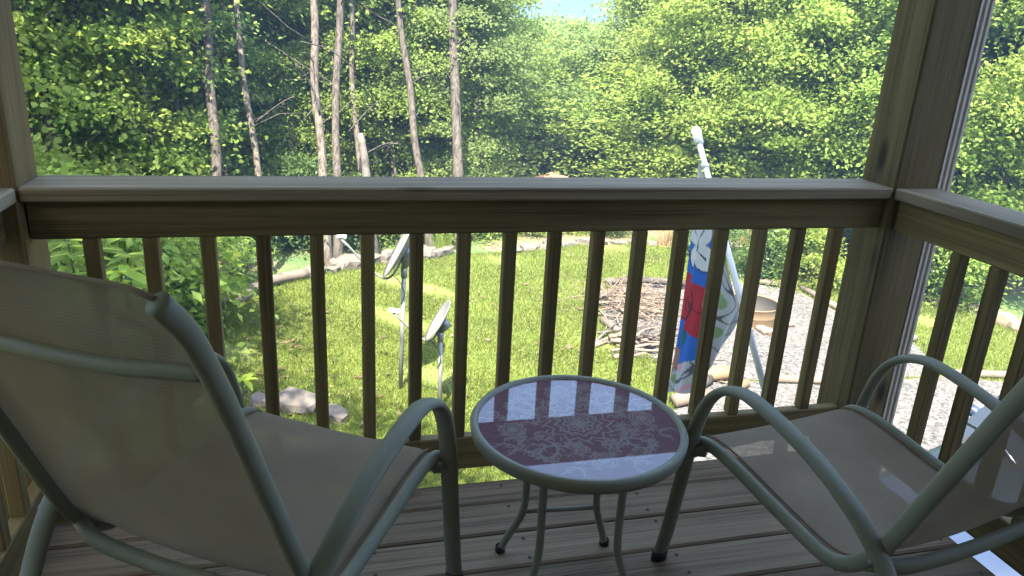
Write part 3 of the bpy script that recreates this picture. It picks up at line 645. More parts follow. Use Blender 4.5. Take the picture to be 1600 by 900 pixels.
# ================================================================== STONE BORDERS, LOGS, BRUSH
def border(label, pts, r0, r1, mat_, seed, gap=.8):
    t = thing('stone_border', label, 'stone border', (pts[0][0], pts[0][1], GZ), 0, 'stone borders around the lawn'); rr = random.Random(seed)
    for i in range(len(pts)-1):
        a, b_ = np.array(pts[i]), np.array(pts[i+1]); L = np.linalg.norm(b_-a); s_ = 0
        while s_ < L:
            r_ = rr.uniform(r0, r1); p = a+(b_-a)*min(1, (s_+r_*gap)/L)
            rock('stone', (p[0]-pts[0][0]+rr.uniform(-.08, .08), p[1]-pts[0][1]+rr.uniform(-.08, .08), -.02), r_, mat_, t, rr.uniform(.5, .9), rr.randint(0, 9999)); s_ += 2*r_*gap
border('rough grey stone border along the lawn edge behind the dishes', [(.3, 10.7), (.93, 11.05), (1.4, 11.4), (2.2, 11.65), (3.0, 11.88)], .13, .25, STONE, 1)
border('low pale stone border along the far middle edge of lawn', [(4.3, 12.0), (5.2, 12.2), (6.0, 12.45), (7.7, 12.35)], .10, .19, STONE, 2, 1.0)
border('bright stone border on the far right behind the fire pit', [(8.6, 11.9), (9.3, 11.65), (9.4, 10.6), (9.9, 10.1), (10.6, 9.2), (11.2, 8.5)], .12, .24, STONE, 3)
border('flat stone border edging the grass beyond the right post', [(11.3, 8.4), (11.75, 7.9), (11.8, 7.1), (11.75, 6.3)], .16, .30, STONE_T, 4)
for (px, py), r_, lb in (((415, 632), .20, 'pale flat rock at lawn edge just beyond left seat corner'), ((470, 640), .24, 'broad pinkish flat rock seen over the left seat'), ((527, 655), .19, 'rounded pale rock over the left seat, nearest the dishes')):
    p = at_z(px, py, GZ); tag(rock('rock', (p[0], p[1], GZ-.03), r_, STONE, None, .75, px), lb, 'rock', 'rocks at the near lawn edge')
p = at_z(330, 482, GZ); q_ = at_z(372, 470, GZ); tag(tube('log', [(p[0], p[1], GZ+.09), ((p[0]+q_[0])/2, (p[1]+q_[1])/2, GZ+.10), (q_[0], q_[1], GZ+.09)], .09, plain('fresh_log', (.14, .10, .07), .9, noise=.3, bump=.6), None, n=12), 'short tan log lying on the grass at left edge of lawn', 'log')
a_, c_ = at_z(368, 470, GZ), at_z(480, 436, GZ); mid = (a_+c_)/2
tag(tube('log', smooth_path([(a_[0], a_[1], GZ+.08), (mid[0], mid[1]+.12, GZ+.12), (c_[0], c_[1], GZ+.10)], 6), .085, TIMBER, None, n=12), 'long weathered grey log edging the left side of the lawn', 'log')
a2, c2 = at_z(372, 478, GZ), at_z(402, 455, GZ); tag(tube('log', [(a2[0], a2[1], GZ+.07), (c2[0], c2[1], GZ+.07)], .075, TIMBER, None, n=10), 'short weathered log lying beside the long grey log', 'log')
# timber edging of the gravel
for (pa, pb, lb) in (((4.93, 8.1), (5.05, 7.35), 'pale timber edging left of the brush pile'), ((8.4, 9.72), (9.16, 9.25), 'timber edging at the far corner of the gravel pad'), ((9.2, 9.2), (9.22, 8.0), 'timber edging along the right side of gravel pad'), ((9.22, 7.95), (9.56, 6.75), 'timber edging right of the fire pit, nearer half'), ((6.5, 5.78), (7.45, 5.58), 'brown timber edging between gravel pad and drive, seen between balusters'), ((9.05, 5.62), (11.2, 5.15), 'timber edging below the grass strip beyond right post')):
    a, c_ = np.array([*pa, GZ+.06]), np.array([*pb, GZ+.06]); tag(tube('timber_edging', [a, (a+c_)/2, c_], .06, TIMBER, None, .055, 8), lb, 'timber', 'timbers edging the gravel')
# brush pile
bp_ = thing('brush_pile', 'tangled pile of cut brown branches on the gravel beside the lawn', 'brush pile', (5.75, 8.85, GZ)); rr = random.Random(11)
def stick(r0, L, loc, az_, el, bend, mat_=TWIG, nm='stick', parent=None):
    d = np.array([math.cos(az_)*math.cos(el), math.sin(az_)*math.cos(el), math.sin(el)]); sdv = np.array([-math.sin(az_), math.cos(az_), 0])
    P = [np.array(loc)+d*L*t+sdv*bend*math.sin(math.pi*t)+np.array([0, 0, -abs(bend)*.3*t*t]) for t in np.linspace(0, 1, 6)]
    P = [np.array([p[0], p[1], max(p[2], .015)]) for p in P]
    return sweep(P, [r0*(1-.7*t) for t in np.linspace(0, 1, 6)], n=6)
for k in range(70):
    L = rr.uniform(.4, 1.2); x, y = rr.gauss(.05, .28), rr.gauss(-.1, .36); V, Fc = stick(rr.uniform(.008, .024), L, (x-L*.4, y, rr.uniform(.03, .26)*max(.2, 1-math.hypot(x, y))), rr.gauss(-.5, .9), rr.uniform(-.12, .22), rr.uniform(-.15, .15)); pyd('stick', V, Fc, TWIG, bp_, True)
mb = MB()
for k in range(420):
    x, y = rr.gauss(0, .38), rr.gauss(0, .42); V, Fc = stick(rr.uniform(.003, .007), rr.uniform(.2, .65), (x, y, rr.uniform(.02, .27)*max(.15, 1-math.hypot(x, y))), rr.uniform(0, 6.28), rr.uniform(-.1, .6), rr.uniform(-.12, .12)); mb.add(V, Fc)
o = mb.build('twigs', TWIG, bp_); o['kind'] = 'stuff'
tag(tube('log', [(5.6, 9.75, GZ+.10), (6.3, 9.6, GZ+.16), (7.0, 9.45, GZ+.12)], .06, BARK_P, None, n=10), 'long pale log lying across the back of the brush pile', 'log')
bp2 = thing('brush_pile', 'smaller pile of split limbs between lawn and flag', 'brush pile', (5.35, 7.15, GZ)); 
for k in range(46):
    L = rr.uniform(.4, 1.0); x, y = rr.gauss(0, .22), rr.gauss(0, .24); V, Fc = stick(rr.uniform(.014, .04), L, (x-L*.5, y, rr.uniform(.02, .26)*max(.2, 1-2*math.hypot(x, y)*.7)), rr.gauss(.25, .45), rr.uniform(-.08, .12), rr.uniform(-.08, .08)); pyd('limb', V, Fc, rr.choice((TWIG, BARK_P, TIMBER)), bp2, True)
END = plain('cut_wood', (.17, .115, .06), .8, noise=.2)
for k, (px, py, az_, L, r_, lb) in enumerate(((1080, 632, .15, .55, .085, 'lowest firewood log under the hanging flag'), (1120, 595, .1, .5, .095, 'tan split firewood log right of the hanging flag'), (1065, 605, -.5, .45, .07, 'dark firewood log just behind the hanging flag'), (1150, 612, .4, .4, .06, 'small firewood log on gravel, furthest right of the flag'), (1095, 608, .6, .4, .075, 'round firewood log between two others below the flag'))):
    p = at_z(px, py, GZ); d = np.array([math.cos(az_), math.sin(az_), 0])*L/2; c0 = np.array([p[0], p[1], GZ+r_+.005])
    lg = tube('firewood_log', [c0-d, c0-d*.3+np.array([0, 0, .008]), c0+d], r_, (TIMBER, END, BARK, END, BARK_P)[k], None, n=12); tag(lg, lb, 'log', 'firewood logs on the gravel')

# ================================================================== PARKED CAR
def make_car():
    t = thing('parked_car', 'pale blue car parked on the gravel below the right railing', 'car', (4.83, 1.56, GZ+.012), math.radians(13.8))
    PAINT = plain('pale_blue_car_paint', (.017, .028, .055), .3, 0, 1, noise=.02); GLASS = plain('car_glass', (.02, .025, .03), .03, spec=.8); TRIM = plain('black_trim', (.025, .025, .028), .5); CHROME = plain('chrome', (.75, .76, .78), .15, 1)
    TYRE = plain('tyre', (.02, .02, .02), .85)
    # x: along the car from nose to tail, half width, lower z, upper z
    ST = [(0, .55, .38, .62), (.05, .70, .30, .74), (.25, .82, .24, .90), (.8, .88, .22, .99), (1.45, .90, .22, 1.04), (2.2, .91, .22, 1.02), (3.2, .91, .22, 1.03), (4.1, .88, .24, 1.03), (4.5, .80, .30, .98), (4.62, .66, .40, .80)]
    V = []; Fc = []; NS = 14
    for x, hw, z0, z1 in ST:
        for k in range(NS):
            a = k/(NS-1); an = -math.pi*.0+math.pi*a          # from left sill over the top to right sill
            cx = math.cos(an); sx_ = math.sin(an)
            yy = hw*math.copysign(abs(cx)**.32, cx); zz = z0+(z1-z0)*(abs(sx_)**.38)+.025*(1-(yy/hw)**2)
            V.append((x, yy, zz))
    for i in range(len(ST)-1):
        for k in range(NS-1): Fc.append((i*NS+k, i*NS+k+1, (i+1)*NS+k+1, (i+1)*NS+k))
        Fc.append((i*NS+NS-1, i*NS, (i+1)*NS, (i+1)*NS+NS-1))
    Fc += [tuple(range(NS)), tuple(range((len(ST)-1)*NS, len(ST)*NS))[::-1]]
    body = pyd('body', V, Fc, PAINT, t, True)
    C = [(1.50, .80, 1.035), (2.25, .66, 1.56), (3.9, .64, 1.55), (4.45, .72, 1.03)]
    def cab(k, f_): x, hw, z = C[k]; return (x, hw*f_, z)
    A, B_, D, E_ = [(cab(k, 1), cab(k, -1)) for k in range(4)]
    pyd('roof', [(B_[0][0], B_[0][1], 1.575), (D[0][0], D[0][1], 1.565), (D[1][0], D[1][1], 1.565), (B_[1][0], B_[1][1], 1.575), (B_[0][0]-.03, B_[0][1]+.03, 1.535), (D[0][0]+.03, D[0][1]+.03, 1.525), (D[1][0]+.03, D[1][1]-.03, 1.525), (B_[1][0]-.03, B_[1][1]-.03, 1.535)], [(0, 1, 2, 3), (0, 4, 5, 1), (1, 5, 6, 2), (2, 6, 7, 3), (3, 7, 4, 0)], PAINT, t)
    pyd('windscreen', [A[0], A[1], (B_[1][0]-.02, B_[1][1], 1.545), (B_[0][0]-.02, B_[0][1], 1.545), (1.85, 0, 1.32)], [(0, 1, 4), (1, 2, 4), (2, 3, 4), (3, 0, 4)], GLASS, t, True)
    pyd('rear_window', [E_[0], E_[1], D[1], D[0]], [(0, 3, 2, 1)], GLASS, t)
    for s in (0, 1):
        sg_ = 1 if s == 0 else -1
        pyd('side_window', [(1.72, sg_*.80, 1.05), (2.85, sg_*.81, 1.06), (2.85, sg_*.665, 1.53), (2.30, sg_*.66, 1.53)], [(0, 1, 2, 3)], GLASS, t)
        pyd('side_window', [(2.93, sg_*.81, 1.06), (4.2, sg_*.77, 1.05), (3.85, sg_*.645, 1.52), (2.93, sg_*.665, 1.53)], [(0, 1, 2, 3)], GLASS, t)
        pyd('pillar', [(1.50, sg_*.80, 1.03), (1.72, sg_*.805, 1.045), (2.30, sg_*.665, 1.54), (2.22, sg_*.66, 1.55)], [(0, 1, 2, 3)], PAINT, t); pyd('pillar', [(2.85, sg_*.812, 1.05), (2.93, sg_*.812, 1.05), (2.93, sg_*.668, 1.54), (2.85, sg_*.668, 1.54)], [(0, 1, 2, 3)], TRIM, t); pyd('pillar', [(4.2, sg_*.77, 1.04), (4.45, sg_*.72, 1.03), (3.9, sg_*.64, 1.55), (3.85, sg_*.648, 1.53)], [(0, 1, 2, 3)], PAINT, t)
        tube('roof_rack', smooth_path([(2.3, sg_*.58, 1.575), (2.4, sg_*.58, 1.62), (3.6, sg_*.57, 1.615), (3.7, sg_*.57, 1.57)]), .015, CHROME, t, n=8)
        tube('headlight', [(.02, sg_*.58, .68), (.10, sg_*.66, .735), (.30, sg_*.78, .82)], [.05, .075, .03], plain('lamp_lens%d' % s, (.75, .78, .8), .08), t, n=12)
        tube('side_mirror', [(2.0, sg_*.80, 1.08), (1.98, sg_*.88, 1.11), (1.98, sg_*.99, 1.11)], [.02, .06, .05], PAINT, t, n=10)
        for wx in (.85, 3.65):
            wh = empty('wheel'); wh.parent = t; wh.location = (wx, sg_*.80, .335)
            V, Fc = lathe([(.20, -.10), (.30, -.105), (.335, -.08), (.335, .08), (.30, .105), (.20, .10)], 28); pyd('tyre', [(x, z, y) for x, y, z in V], Fc, TYRE, wh, True)
            V, Fc = lathe([(.001, .07), (.06, .08), (.12, .06), (.20, .095), (.20, -.09)], 20); pyd('rim', [(x, z*sg_, y) for x, y, z in V], Fc, CHROME, wh, True)
    box('cowl', 1.40, 1.56, -.74, .74, 1.045, 1.062, TRIM, t, .004)
    for wy in (-.45, .2): tube('wiper', [(1.46, wy, 1.075), (1.60, wy+.25, 1.135), (1.63, wy+.55, 1.155)], .010, CHROME, t, n=6)
    box('grille', -.012, .03, -.42, .42, .45, .62, TRIM, t, .01)
    box('bumper', -.03, .10, -.66, .66, .30, .43, TRIM, t, .02)
make_car()

# ================================================================== TREES
def leaves(rng, P, L, up=.8, out=None, spread=.55, wid=.55, lobed=False):
    """P (N,3) positions -> (N*4,3) quads"""
    N = len(P); nrm = rng.normal(0, spread, (N, 3)); nrm[:, 2] += up
    if out is not None: nrm += out
    nrm /= np.linalg.norm(nrm, axis=1)[:, None]
    d = rng.normal(0, 1, (N, 3)); d -= nrm*(d*nrm).sum(1)[:, None]; d /= np.linalg.norm(d, axis=1)[:, None]
    s = np.cross(nrm, d); ln = (L*rng.uniform(.5, 1.45, N))[:, None]
    if lobed:
        sh = [(0, 0), (.34, .26), (.30, .58), (0, 1.0), (-.30, .58), (-.34, .26)]
    else: sh = [(0, 0), (.5*wid, .5), (0, 1.0), (-.5*wid, .5)]
    Q = np.zeros((N, len(sh), 3)); cup = rng.uniform(.02, .22, N)[:, None]
    for k, (a_, b_) in enumerate(sh): Q[:, k] = P+d*ln*b_+s*ln*a_*(1.15 if lobed else 1)+nrm*ln*(cup*abs(a_)-.16*b_*b_)
    return Q.reshape(-1, 3)
def crown_points(rng, nclump, per, R, z0, z1, rc, shape, cx=0, cy=0, hollow=.5):
    t = rng.random(nclump); z = z0+(z1-z0)*t; prof = np.maximum(.15, np.sin(np.pi*np.clip(t*shape[0]+shape[1], 0.02, .99))**shape[2])
    a = rng.uniform(0, 2*np.pi, nclump); r_ = R*prof*rng.random(nclump)**hollow
    C = np.c_[cx+r_*np.cos(a), cy+r_*np.sin(a), z-.10*r_]
    idx = np.repeat(np.arange(nclump), per); sc = rc*rng.uniform(.55, 1.35, nclump)[idx]
    g = rng.normal(0, 1, (len(idx), 3)); g[:, 2] *= .34
    P = C[idx]+g*sc[:, None]; P[:, 2] -= .22*sc*(g[:, 0]**2+g[:, 1]**2)*.5
    out = np.c_[np.cos(a), np.sin(a), np.zeros(nclump)][idx]*.35
    return C, P, out
def trunk_mesh(name, path, radii_, limbs, bark, n=10):
    mb = MB(); V, Fc = sweep(path, radii_, n=n); mb.add(V, Fc)
    for P, r0 in limbs:
        V, Fc = sweep(P, [r0*(1-.75*t) for t in np.linspace(0, 1, len(P))], n=5); mb.add(V, Fc)
    me = bpy.data.meshes.new(name); me.from_pydata([tuple(map(float, v)) for v in mb.v], [], mb.f); me.materials.append(bark); me.shade_smooth()
    return me
def limb(rng, a, b_):
    a, b_ = np.array(a, float), np.array(b_, float); m1 = a*.6+b_*.4+rng.normal(0, .12, 3); m1[2] += .15
    return smooth_path([a, m1, b_], 3)
def proto(seed, H, R, z0, nclump, per, leafL, rc, leafm, bark, shape=(.8, .12, .6), trunk_r=.10, hollow=.5, up=.8, lobed=False):
    rng = np.random.default_rng(seed)
    C, P, out = crown_points(rng, nclump, per, R, z0, H, rc, shape, hollow=hollow)
    P[:, 2] = np.maximum(P[:, 2], .05)
    cm = fast_mesh('crown', leaves(rng, P, leafL, up, out, lobed=lobed), 6 if lobed else 4, [leafm])
    lean = rng.normal(0, .25, 2); path = smooth_path([(lean[0]*t*t, lean[1]*t*t, H*.93*t) for t in np.linspace(0, 1, 6)], 3)
    path = [p+np.array([rng.normal(0, .02), rng.normal(0, .02), 0]) for p in path]; path[0] = np.array([0, 0, -.4])
    rad = [trunk_r*(1.25 if i == 0 else 1)*(1-.85*i/(len(path)-1)) for i in range(len(path))]
    lim = []
    for c_ in C[rng.permutation(nclump)[:26]]:
        zb = max(.3, c_[2]-rng.uniform(.2, 1.0)); k = min(len(path)-1, int(zb/(H*.93)*(len(path)-1))); lim.append((limb(rng, path[k], c_), trunk_r*.28))
    return trunk_mesh('trunk', path, rad, lim, bark), cm
def put(pr_, name, label, x, y, s=1., rz=0., group=None, cat='tree', z=None, sz=None):
    t = thing(name, label, cat, (x, y, ground_z(x, y) if z is None else z), rz, group); t.scale = (s, s, sz or s)
    link('trunk', pr_[0], t); link('crown', pr_[1], t)
    return t
LP = [proto(21, 8.5, 2.6, .9, 115, 430, .085, .40, LEAF_A, BARK_D, lobed=True), proto(22, 8.0, 2.5, .7, 170, 350, .082, .38, LEAF_B, BARK, lobed=True), proto(23, 9.0, 2.7, .8, 170, 350, .088, .40, LEAF_C, BARK_D, lobed=True), proto(24, 8.5, 2.6, 1.2, 150, 360, .085, .38, LEAF_B, BARK_D)]
LD = [proto(31, 11, 3.6, 1.0, 200, 200, .17, .56, LEAF_C, BARK_D), proto(32, 11, 3.5, 1.0, 200, 200, .16, .55, LEAF_A, BARK_D), proto(33, 10.5, 3.6, .8, 200, 200, .165, .56, LEAF_B, BARK)]
LC = [proto(41, 17, 3.8, 7.5, 120, 170, .20, .62, LEAF_A, BARK, (.85, .1, .5), .17, .6), proto(42, 16, 3.4, 8.0, 100, 170, .19, .6, LEAF_B, BARK, (.85, .1, .5), .16, .6)]
LS = [proto(51, 1.5, .85, .1, 60, 110, .07, .22, LEAF_D, BARK_D, trunk_r=.02), proto(52, 1.2, .8, .05, 55, 110, .065, .2, LEAF_B, BARK_D, trunk_r=.02), proto(53, 1.7, .8, .1, 60, 110, .075, .22, LEAF_A, BARK_D, trunk_r=.02)]

# trees whose trunks show in the photograph: (base px, upper px, width px, bark, canopy variant, label)
def photo_tree(base, upper, wpx, bark, label, can=0, top=15.5, broken=None, dist=None, cshift=0, csz=.5):
    rng = np.random.default_rng(int(base[0]*7+upper[0]))
    if dist: x, y = column(base[0], dist); b0 = np.array([x, y, ground_z(x, y)])
    else: b0 = at_z(*base, GZ)
    dep = float((b0-CAM)@_fw)
    d = ray(*upper); w_ = d-_fw*0; k = dep/float(d@_fw); up = CAM+d*k
    sl = (up-b0)/(up[2]-b0[2]); rad = wpx*dep/F_PX/2
    H = broken if broken else top
    t = thing('tree', label, 'tree', tuple(b0), 0, 'tall trees at the wood edge' if not broken else None)
    zs = np.linspace(0, H, 5 if broken else 16); path = []
    for z in zs:
        k_ = min(1, z/(up[2]-b0[2]))
        off = sl*z if z <= (up[2]-b0[2]) else sl*(up[2]-b0[2])+sl*.3*(z-(up[2]-b0[2]))
        path.append(np.array([off[0]+rng.normal(0, .025), off[1]+rng.normal(0, .025), z]))
    path[0] = np.array([0, 0, -.3])
    path = smooth_path(path, 3); nn = len(path)
    rr_ = [rad*(1.5 if i == 0 else 1.22 if i < 3 else 1.0)*(1-(.2 if broken else .72)*i/(nn-1))*(1+rng.normal(0, .03)) for i in range(nn)]
    lim = []
    for q in range(7 if not broken else 2):
        zz = rng.uniform(min(2.0, H*.5), H*.6); i = int(zz/H*(nn-1)); a = rng.uniform(0, 6.28); L = rng.uniform(.5, 1.6)
        lim.append(([path[i], path[i]+np.array([math.cos(a)*L*.5, math.sin(a)*L*.5, L*.15+.1]), path[i]+np.array([math.cos(a)*L, math.sin(a)*L, L*.35+rng.normal(0, .2)])], rad*.16))
    link('trunk', trunk_mesh('trunk', path, rr_, lim, bark, 12), t)
    if not broken:
        c_ = link('crown', LC[can][1], t); c_.location = (path[-6][0]-cshift, path[-6][1], 0); s = H/16.5; c_.scale = (s*csz, s*csz, s); c_.rotation_euler = (0, 0, rng.uniform(0, 6.28))
    return t
photo_tree((75, 470), (50, 60), 20, BARK_D, 'thick dark trunk at the far left beside the left post', 0, dist=12.5)
photo_tree((190, 470), (162, 60), 24, BARK_D, 'broad dark trunk behind leaves left of the pale birch', 1, dist=13.5)
photo_tree((232, 460), (214, 60), 10, BARK_P, 'thin pale birch trunk in the left foliage', 0, dist=12.8)
photo_tree((355, 455), (322, 0), 17, BARK, 'grey trunk with a flared foot at the left lawn edge', 1)
photo_tree((360, 450), (300, 40), 8, BARK, 'thin leaning trunk crossing behind the grey flared trunk', 0, dist=13.4)
photo_tree((425, 432), (366, 0), 11, BARK_D, 'slender dark leaning trunk beside the grey flared trunk', 0)
photo_tree((512, 415), (486, 0), 15, BARK_D, 'dark straight trunk, left one of the close pair', 1)
photo_tree((527, 414), (527, 0), 14, BARK, 'brown shaggy trunk, right one of the close pair', 0)
photo_tree((588, 402), (560, 190), 15, BARK_P, 'broken pale snag trunk right of the close pair', broken=2.2)
photo_tree((575, 405), (553, 150), 10, BARK_D, 'dark thin trunk against the broken pale snag', 0, dist=15.2)
photo_tree((676, 395), (628, 60), 12, BARK, 'leaning light grey trunk behind the dishes', 1, cshift=1.2, csz=.5)
photo_tree((722, 390), (708, 0), 17, BARK, 'thick mottled trunk nearest the central clearing', 0, cshift=1.6, csz=.5)
photo_tree((1197, 400), (1222, 60), 11, BARK_D, 'dark trunk above the fire pit right of the flagpole', 1, dist=17, top=10)
photo_tree((1210, 400), (1203, 100), 7, BARK_D, 'thin dark stem beside the trunk above the fire pit', 1, dist=17.4, top=9)
photo_tree((1330, 400), (1352, 60), 11, BARK, 'grey brown trunk just left of the right post', 0, dist=16, top=10)
photo_tree((1500, 420), (1534, 60), 13, BARK_D, 'dark trunk in shade right of the right post', 0, dist=15.5, top=12)
for px_, up_, d_, w_, bk, lb in ((108, 92, 14.5, 8, BARK_D, 'slim dark trunk between left post and broad dark trunk'), (268, 262, 14.2, 9, BARK, 'slim grey trunk right of the pale birch'), (448, 440, 16, 8, BARK_D, 'slim dark trunk left of the close pair, set back'), (620, 606, 16.5, 8, BARK_D, 'slim shaded trunk between snag and leaning grey trunk'), (760, 745, 17, 9, BARK_D, 'slim dark trunk right of the mottled trunk'), (1120, 1135, 18.5, 8, BARK_D, 'slim dark trunk right of the flagpole finial'), (1268, 1285, 17.5, 9, BARK, 'slim grey trunk midway between flagpole and right post'), (1545, 1575, 16, 10, BARK_D, 'slim dark trunk at right edge beyond the downspout')):
    photo_tree((px_, 420), (up_, 40), w_, bk, lb, 1, dist=d_, top=9 if 700 < px_ < 1300 else 14, csz=.45)
# understorey trees that fill the middle: (column px, distance, variant, scale, label)
UND = [(70, 17.5, 1, .95, 'bright tree in the gap behind the thick dark left trunk'), (150, 18.6, 3, 1.0, 'bright tree behind the broad dark trunk'), (300, 19.0, 1, 1.0, 'sunlit tree behind the grey flared trunk'), (352, 17.6, 3, .8, 'light airy tree between flared and slender trunks'), (500, 20.5, 3, 1.0, 'sunlit tree filling the gap behind the close pair'), (735, 22, 1, .9, 'yellow green tree behind the mottled trunk'),
 (15, 13.6, 0, .95, 'leafy understorey tree half hidden behind the left post'), (110, 15.0, 0, .95, 'broad mid green maple filling the view right of left post'), (185, 16.2, 2, .85, 'dense green maple around the pale birch trunk'), (240, 18.2, 1, .95, 'shady maple left of the grey flared trunk'),
 (400, 19.0, 1, 1.0, 'sunlit yellow green tree behind the slender dark trunk'), (455, 18.0, 3, .85, 'bright thin leaved tree left of the close pair of trunks'), (560, 19.2, 1, .95, 'green tree behind the broken pale snag'), (625, 17.8, 1, .75, 'small yellow green tree behind the leaning grey trunk'), (680, 20, 2, .95, 'cool green tree between leaning trunk and mottled trunk'), (712, 17.6, 2, .66, 'leafy tree spreading right of the mottled trunk'),
 (1050, 23, 1, .95, 'bright full tree left of the flagpole finial'), (1095, 20.5, 3, .9, 'sunlit tree right behind the flagpole finial'), (1150, 18.5, 1, .85, 'bright green tree between flagpole and dark trunk'), (1235, 19.5, 3, .95, 'yellow green tree behind the dark trunk'), (1300, 17.6, 1, .85, 'light green tree left of the grey brown trunk'), (1385, 17.8, 3, .95, 'pale leaved tree touching the right post'),
 (1470, 18, 0, .9, 'tree hidden behind the right post'), (1545, 16.8, 1, .9, 'green tree right of the fluted downspout'), (1615, 16.2, 3, .95, 'tree at the right picture edge above the side railing')]
for px, d_, v_, s_, lb in UND:
    x, y = column(px, d_); put(LP[v_], 'tree', lb, x, y, s_, rnd.uniform(0, 6.28), 'understorey trees')
ORD = ['first', 'second', 'third', 'fourth', 'fifth', 'sixth', 'seventh', 'eighth', 'ninth', 'tenth', 'eleventh', 'twelfth', 'thirteenth', 'fourteenth', 'fifteenth', 'sixteenth', 'seventeenth']
ROWN = ['nearest row', 'second row', 'third row', 'farthest row']; seen = {}
for row, (d0, step, s0) in enumerate(((21, 66, .85), (27, 56, .95), (34, 54, 1.05), (44, 42, 1.15))):
    px = (-40+row*23) if row < 3 else 760
    while px < (1660 if row < 3 else 1120):
        d_ = d0+rnd.uniform(-2, 2); x, y = column(px, d_); v_ = rnd.choice((0, 0, 2, 1)) if 760 < px < 1050 else rnd.choice((1, 2, 2, 0) if px > 330 else (1, 0, 1, 2))
        gz_ = ground_z(x, y); s_ = s0*rnd.uniform(.85, 1.1); rp_ = 3.7*s_/d_*F_PX; sz_ = s_
        if px-rp_ < 965 and px+rp_ > 805: sz_ = min(s_, (1.36+d_*(.024+.009*math.sin(px*.06))-gz_)/11.7)
        if not (790 < px < 940 and d0 < 30):
            nb = sum(1 for q in BAL if q[0] < px)
            where = 'left of the first baluster' if nb == 0 else 'beyond the right post' if px > 1400 else 'above the last baluster' if nb >= 17 else 'above the %s baluster' % ORD[nb-1]
            hue = ('dull green', 'mid green', 'yellow green')[v_]; lb = '%s woodland tree %s, %s' % (hue, where, ROWN[row])
            k_ = seen[lb] = seen.get(lb, 0)+1
            if k_ > 1: lb = lb.replace(' woodland tree', ' woodland tree, %s from left,' % ORD[k_-1])
            put(LD[v_], 'tree', lb, x, y, s_, rnd.uniform(0, 6.28), 'woodland trees behind the lawn', sz=sz_)
        px += step*rnd.uniform(.85, 1.15)
# tall trees left of the house whose crowns dapple the lawn
for k, (x, y, v_, s_, lb) in enumerate(((-4.6, 3.4, 0, .66, 'tall tree left of the lawn, outside the view'), (-3.9, .4, 1, .68, 'tall tree beside the deck, outside the view'), (-2.7, -1.2, 1, .72, 'tall tree beside the left house corner, outside the view'))):
    put(LC[v_], 'tree', lb, x, y, s_, k*1.3, 'tall trees left of the house')

# ------------------------------------------------------------------ shrubs
for px, d_, v_, s_, lb in ((110, 9.2, 0, .95, 'dark dense shrub behind the first baluster'), (165, 10.2, 0, .75, 'dark shrub between the first and second balusters'), (232, 11.6, 2, .65, 'green shrub left of the third baluster'), (300, 12.6, 0, .75, 'low dark shrub beside the grey flared trunk'), (78, 9.9, 1, 2.0, 'bright yellow green shrub just over the left end of rail'), (145, 10.8, 1, 1.75, 'bright yellow green shrub over the rail left of birch'), (380, 14.6, 0, 1, 'dark shrub between flared trunk and slender trunk'), (460, 14.8, 0, 1.15, 'dark shrub left of the close pair of trunks'), (555, 14.9, 0, .9, 'shrub behind the stone border left of taller dish'), (620, 15, 1, .85, 'bright shrub right behind the taller dish'), (665, 15.1, 2, .8, 'shrub between taller dish and mottled trunk'),
 (745, 15.4, 1, .85, 'bright low shrub right of the mottled trunk foot'), (800, 15.8, 1, .7, 'bright low shrub at far lawn edge, left of centre'), (860, 16.2, 1, .7, 'bright low shrub at the middle of the far lawn edge'), (925, 16.6, 1, .7, 'bright low shrub at far lawn edge, right of centre'), (985, 16.4, 2, .65, 'green shrub at far lawn edge left of the flag'),
 (1255, 14.6, 0, .8, 'dark bush behind stones right of the dry grass'), (1290, 14.9, 2, .9, 'green bush behind the stones left of right post'), (1330, 14.6, 1, .9, 'light bush touching the right post behind stones'), (1150, 15.6, 0, .8, 'dark bush behind the hanging flag'), (1490, 15.4, 0, .9, 'dark bush beyond the side railing, nearest the post'), (1545, 15.2, 2, .9, 'leafy bush beyond the side railing, second from post'), (1600, 14.9, 2, .9, 'leafy bush beyond the side railing at picture edge')):
    x, y = column(px, d_); put(LS[v_], 'shrub', lb, x, y, s_, rnd.uniform(0, 6.28), 'shrubs around the lawn', 'shrub')
# dry ornamental grass, one clump each
def dry_clump(px, py, h, lb, mat_=LEAF_DRY, nb=160, sp_=.35):
    p = at_z(px, py, GZ); rng = np.random.default_rng(px); a = rng.uniform(0, 6.28, nb); el = rng.uniform(.2, 1, nb)*sp_; ln = h*rng.uniform(.5, 1, nb)
    T = np.zeros((nb, 3, 3)); bx, by = rng.normal(0, .08, nb), rng.normal(0, .08, nb); w_ = rng.uniform(.004, .009, nb)
    T[:, 0] = np.c_[bx-w_, by, np.zeros(nb)]; T[:, 1] = np.c_[bx+w_, by, np.zeros(nb)]; T[:, 2] = np.c_[bx+np.cos(a)*el*ln, by+np.sin(a)*el*ln, ln]
    o = link('grass_clump', fast_mesh('grass_clump', T.reshape(-1, 3), 3, [mat_])); o.location = (p[0], p[1], GZ); tag(o, lb, 'grass clump', 'grass clumps at the lawn edge')
dry_clump(1165, 395, .95, 'dry straw coloured grass clump right of the flagpole'); dry_clump(1200, 416, .85, 'dry straw coloured grass clump behind the bright stones', sp_=.6); dry_clump(1345, 425, .7, 'dry grass clump close beside the right post', sp_=.6); dry_clump(1040, 385, .6, 'pale dry grass clump behind the flag at far lawn edge', sp_=.8)
dry_clump(690, 393, .6, 'spiky green grass clump behind the taller dish', LEAF_B, 120, .9)
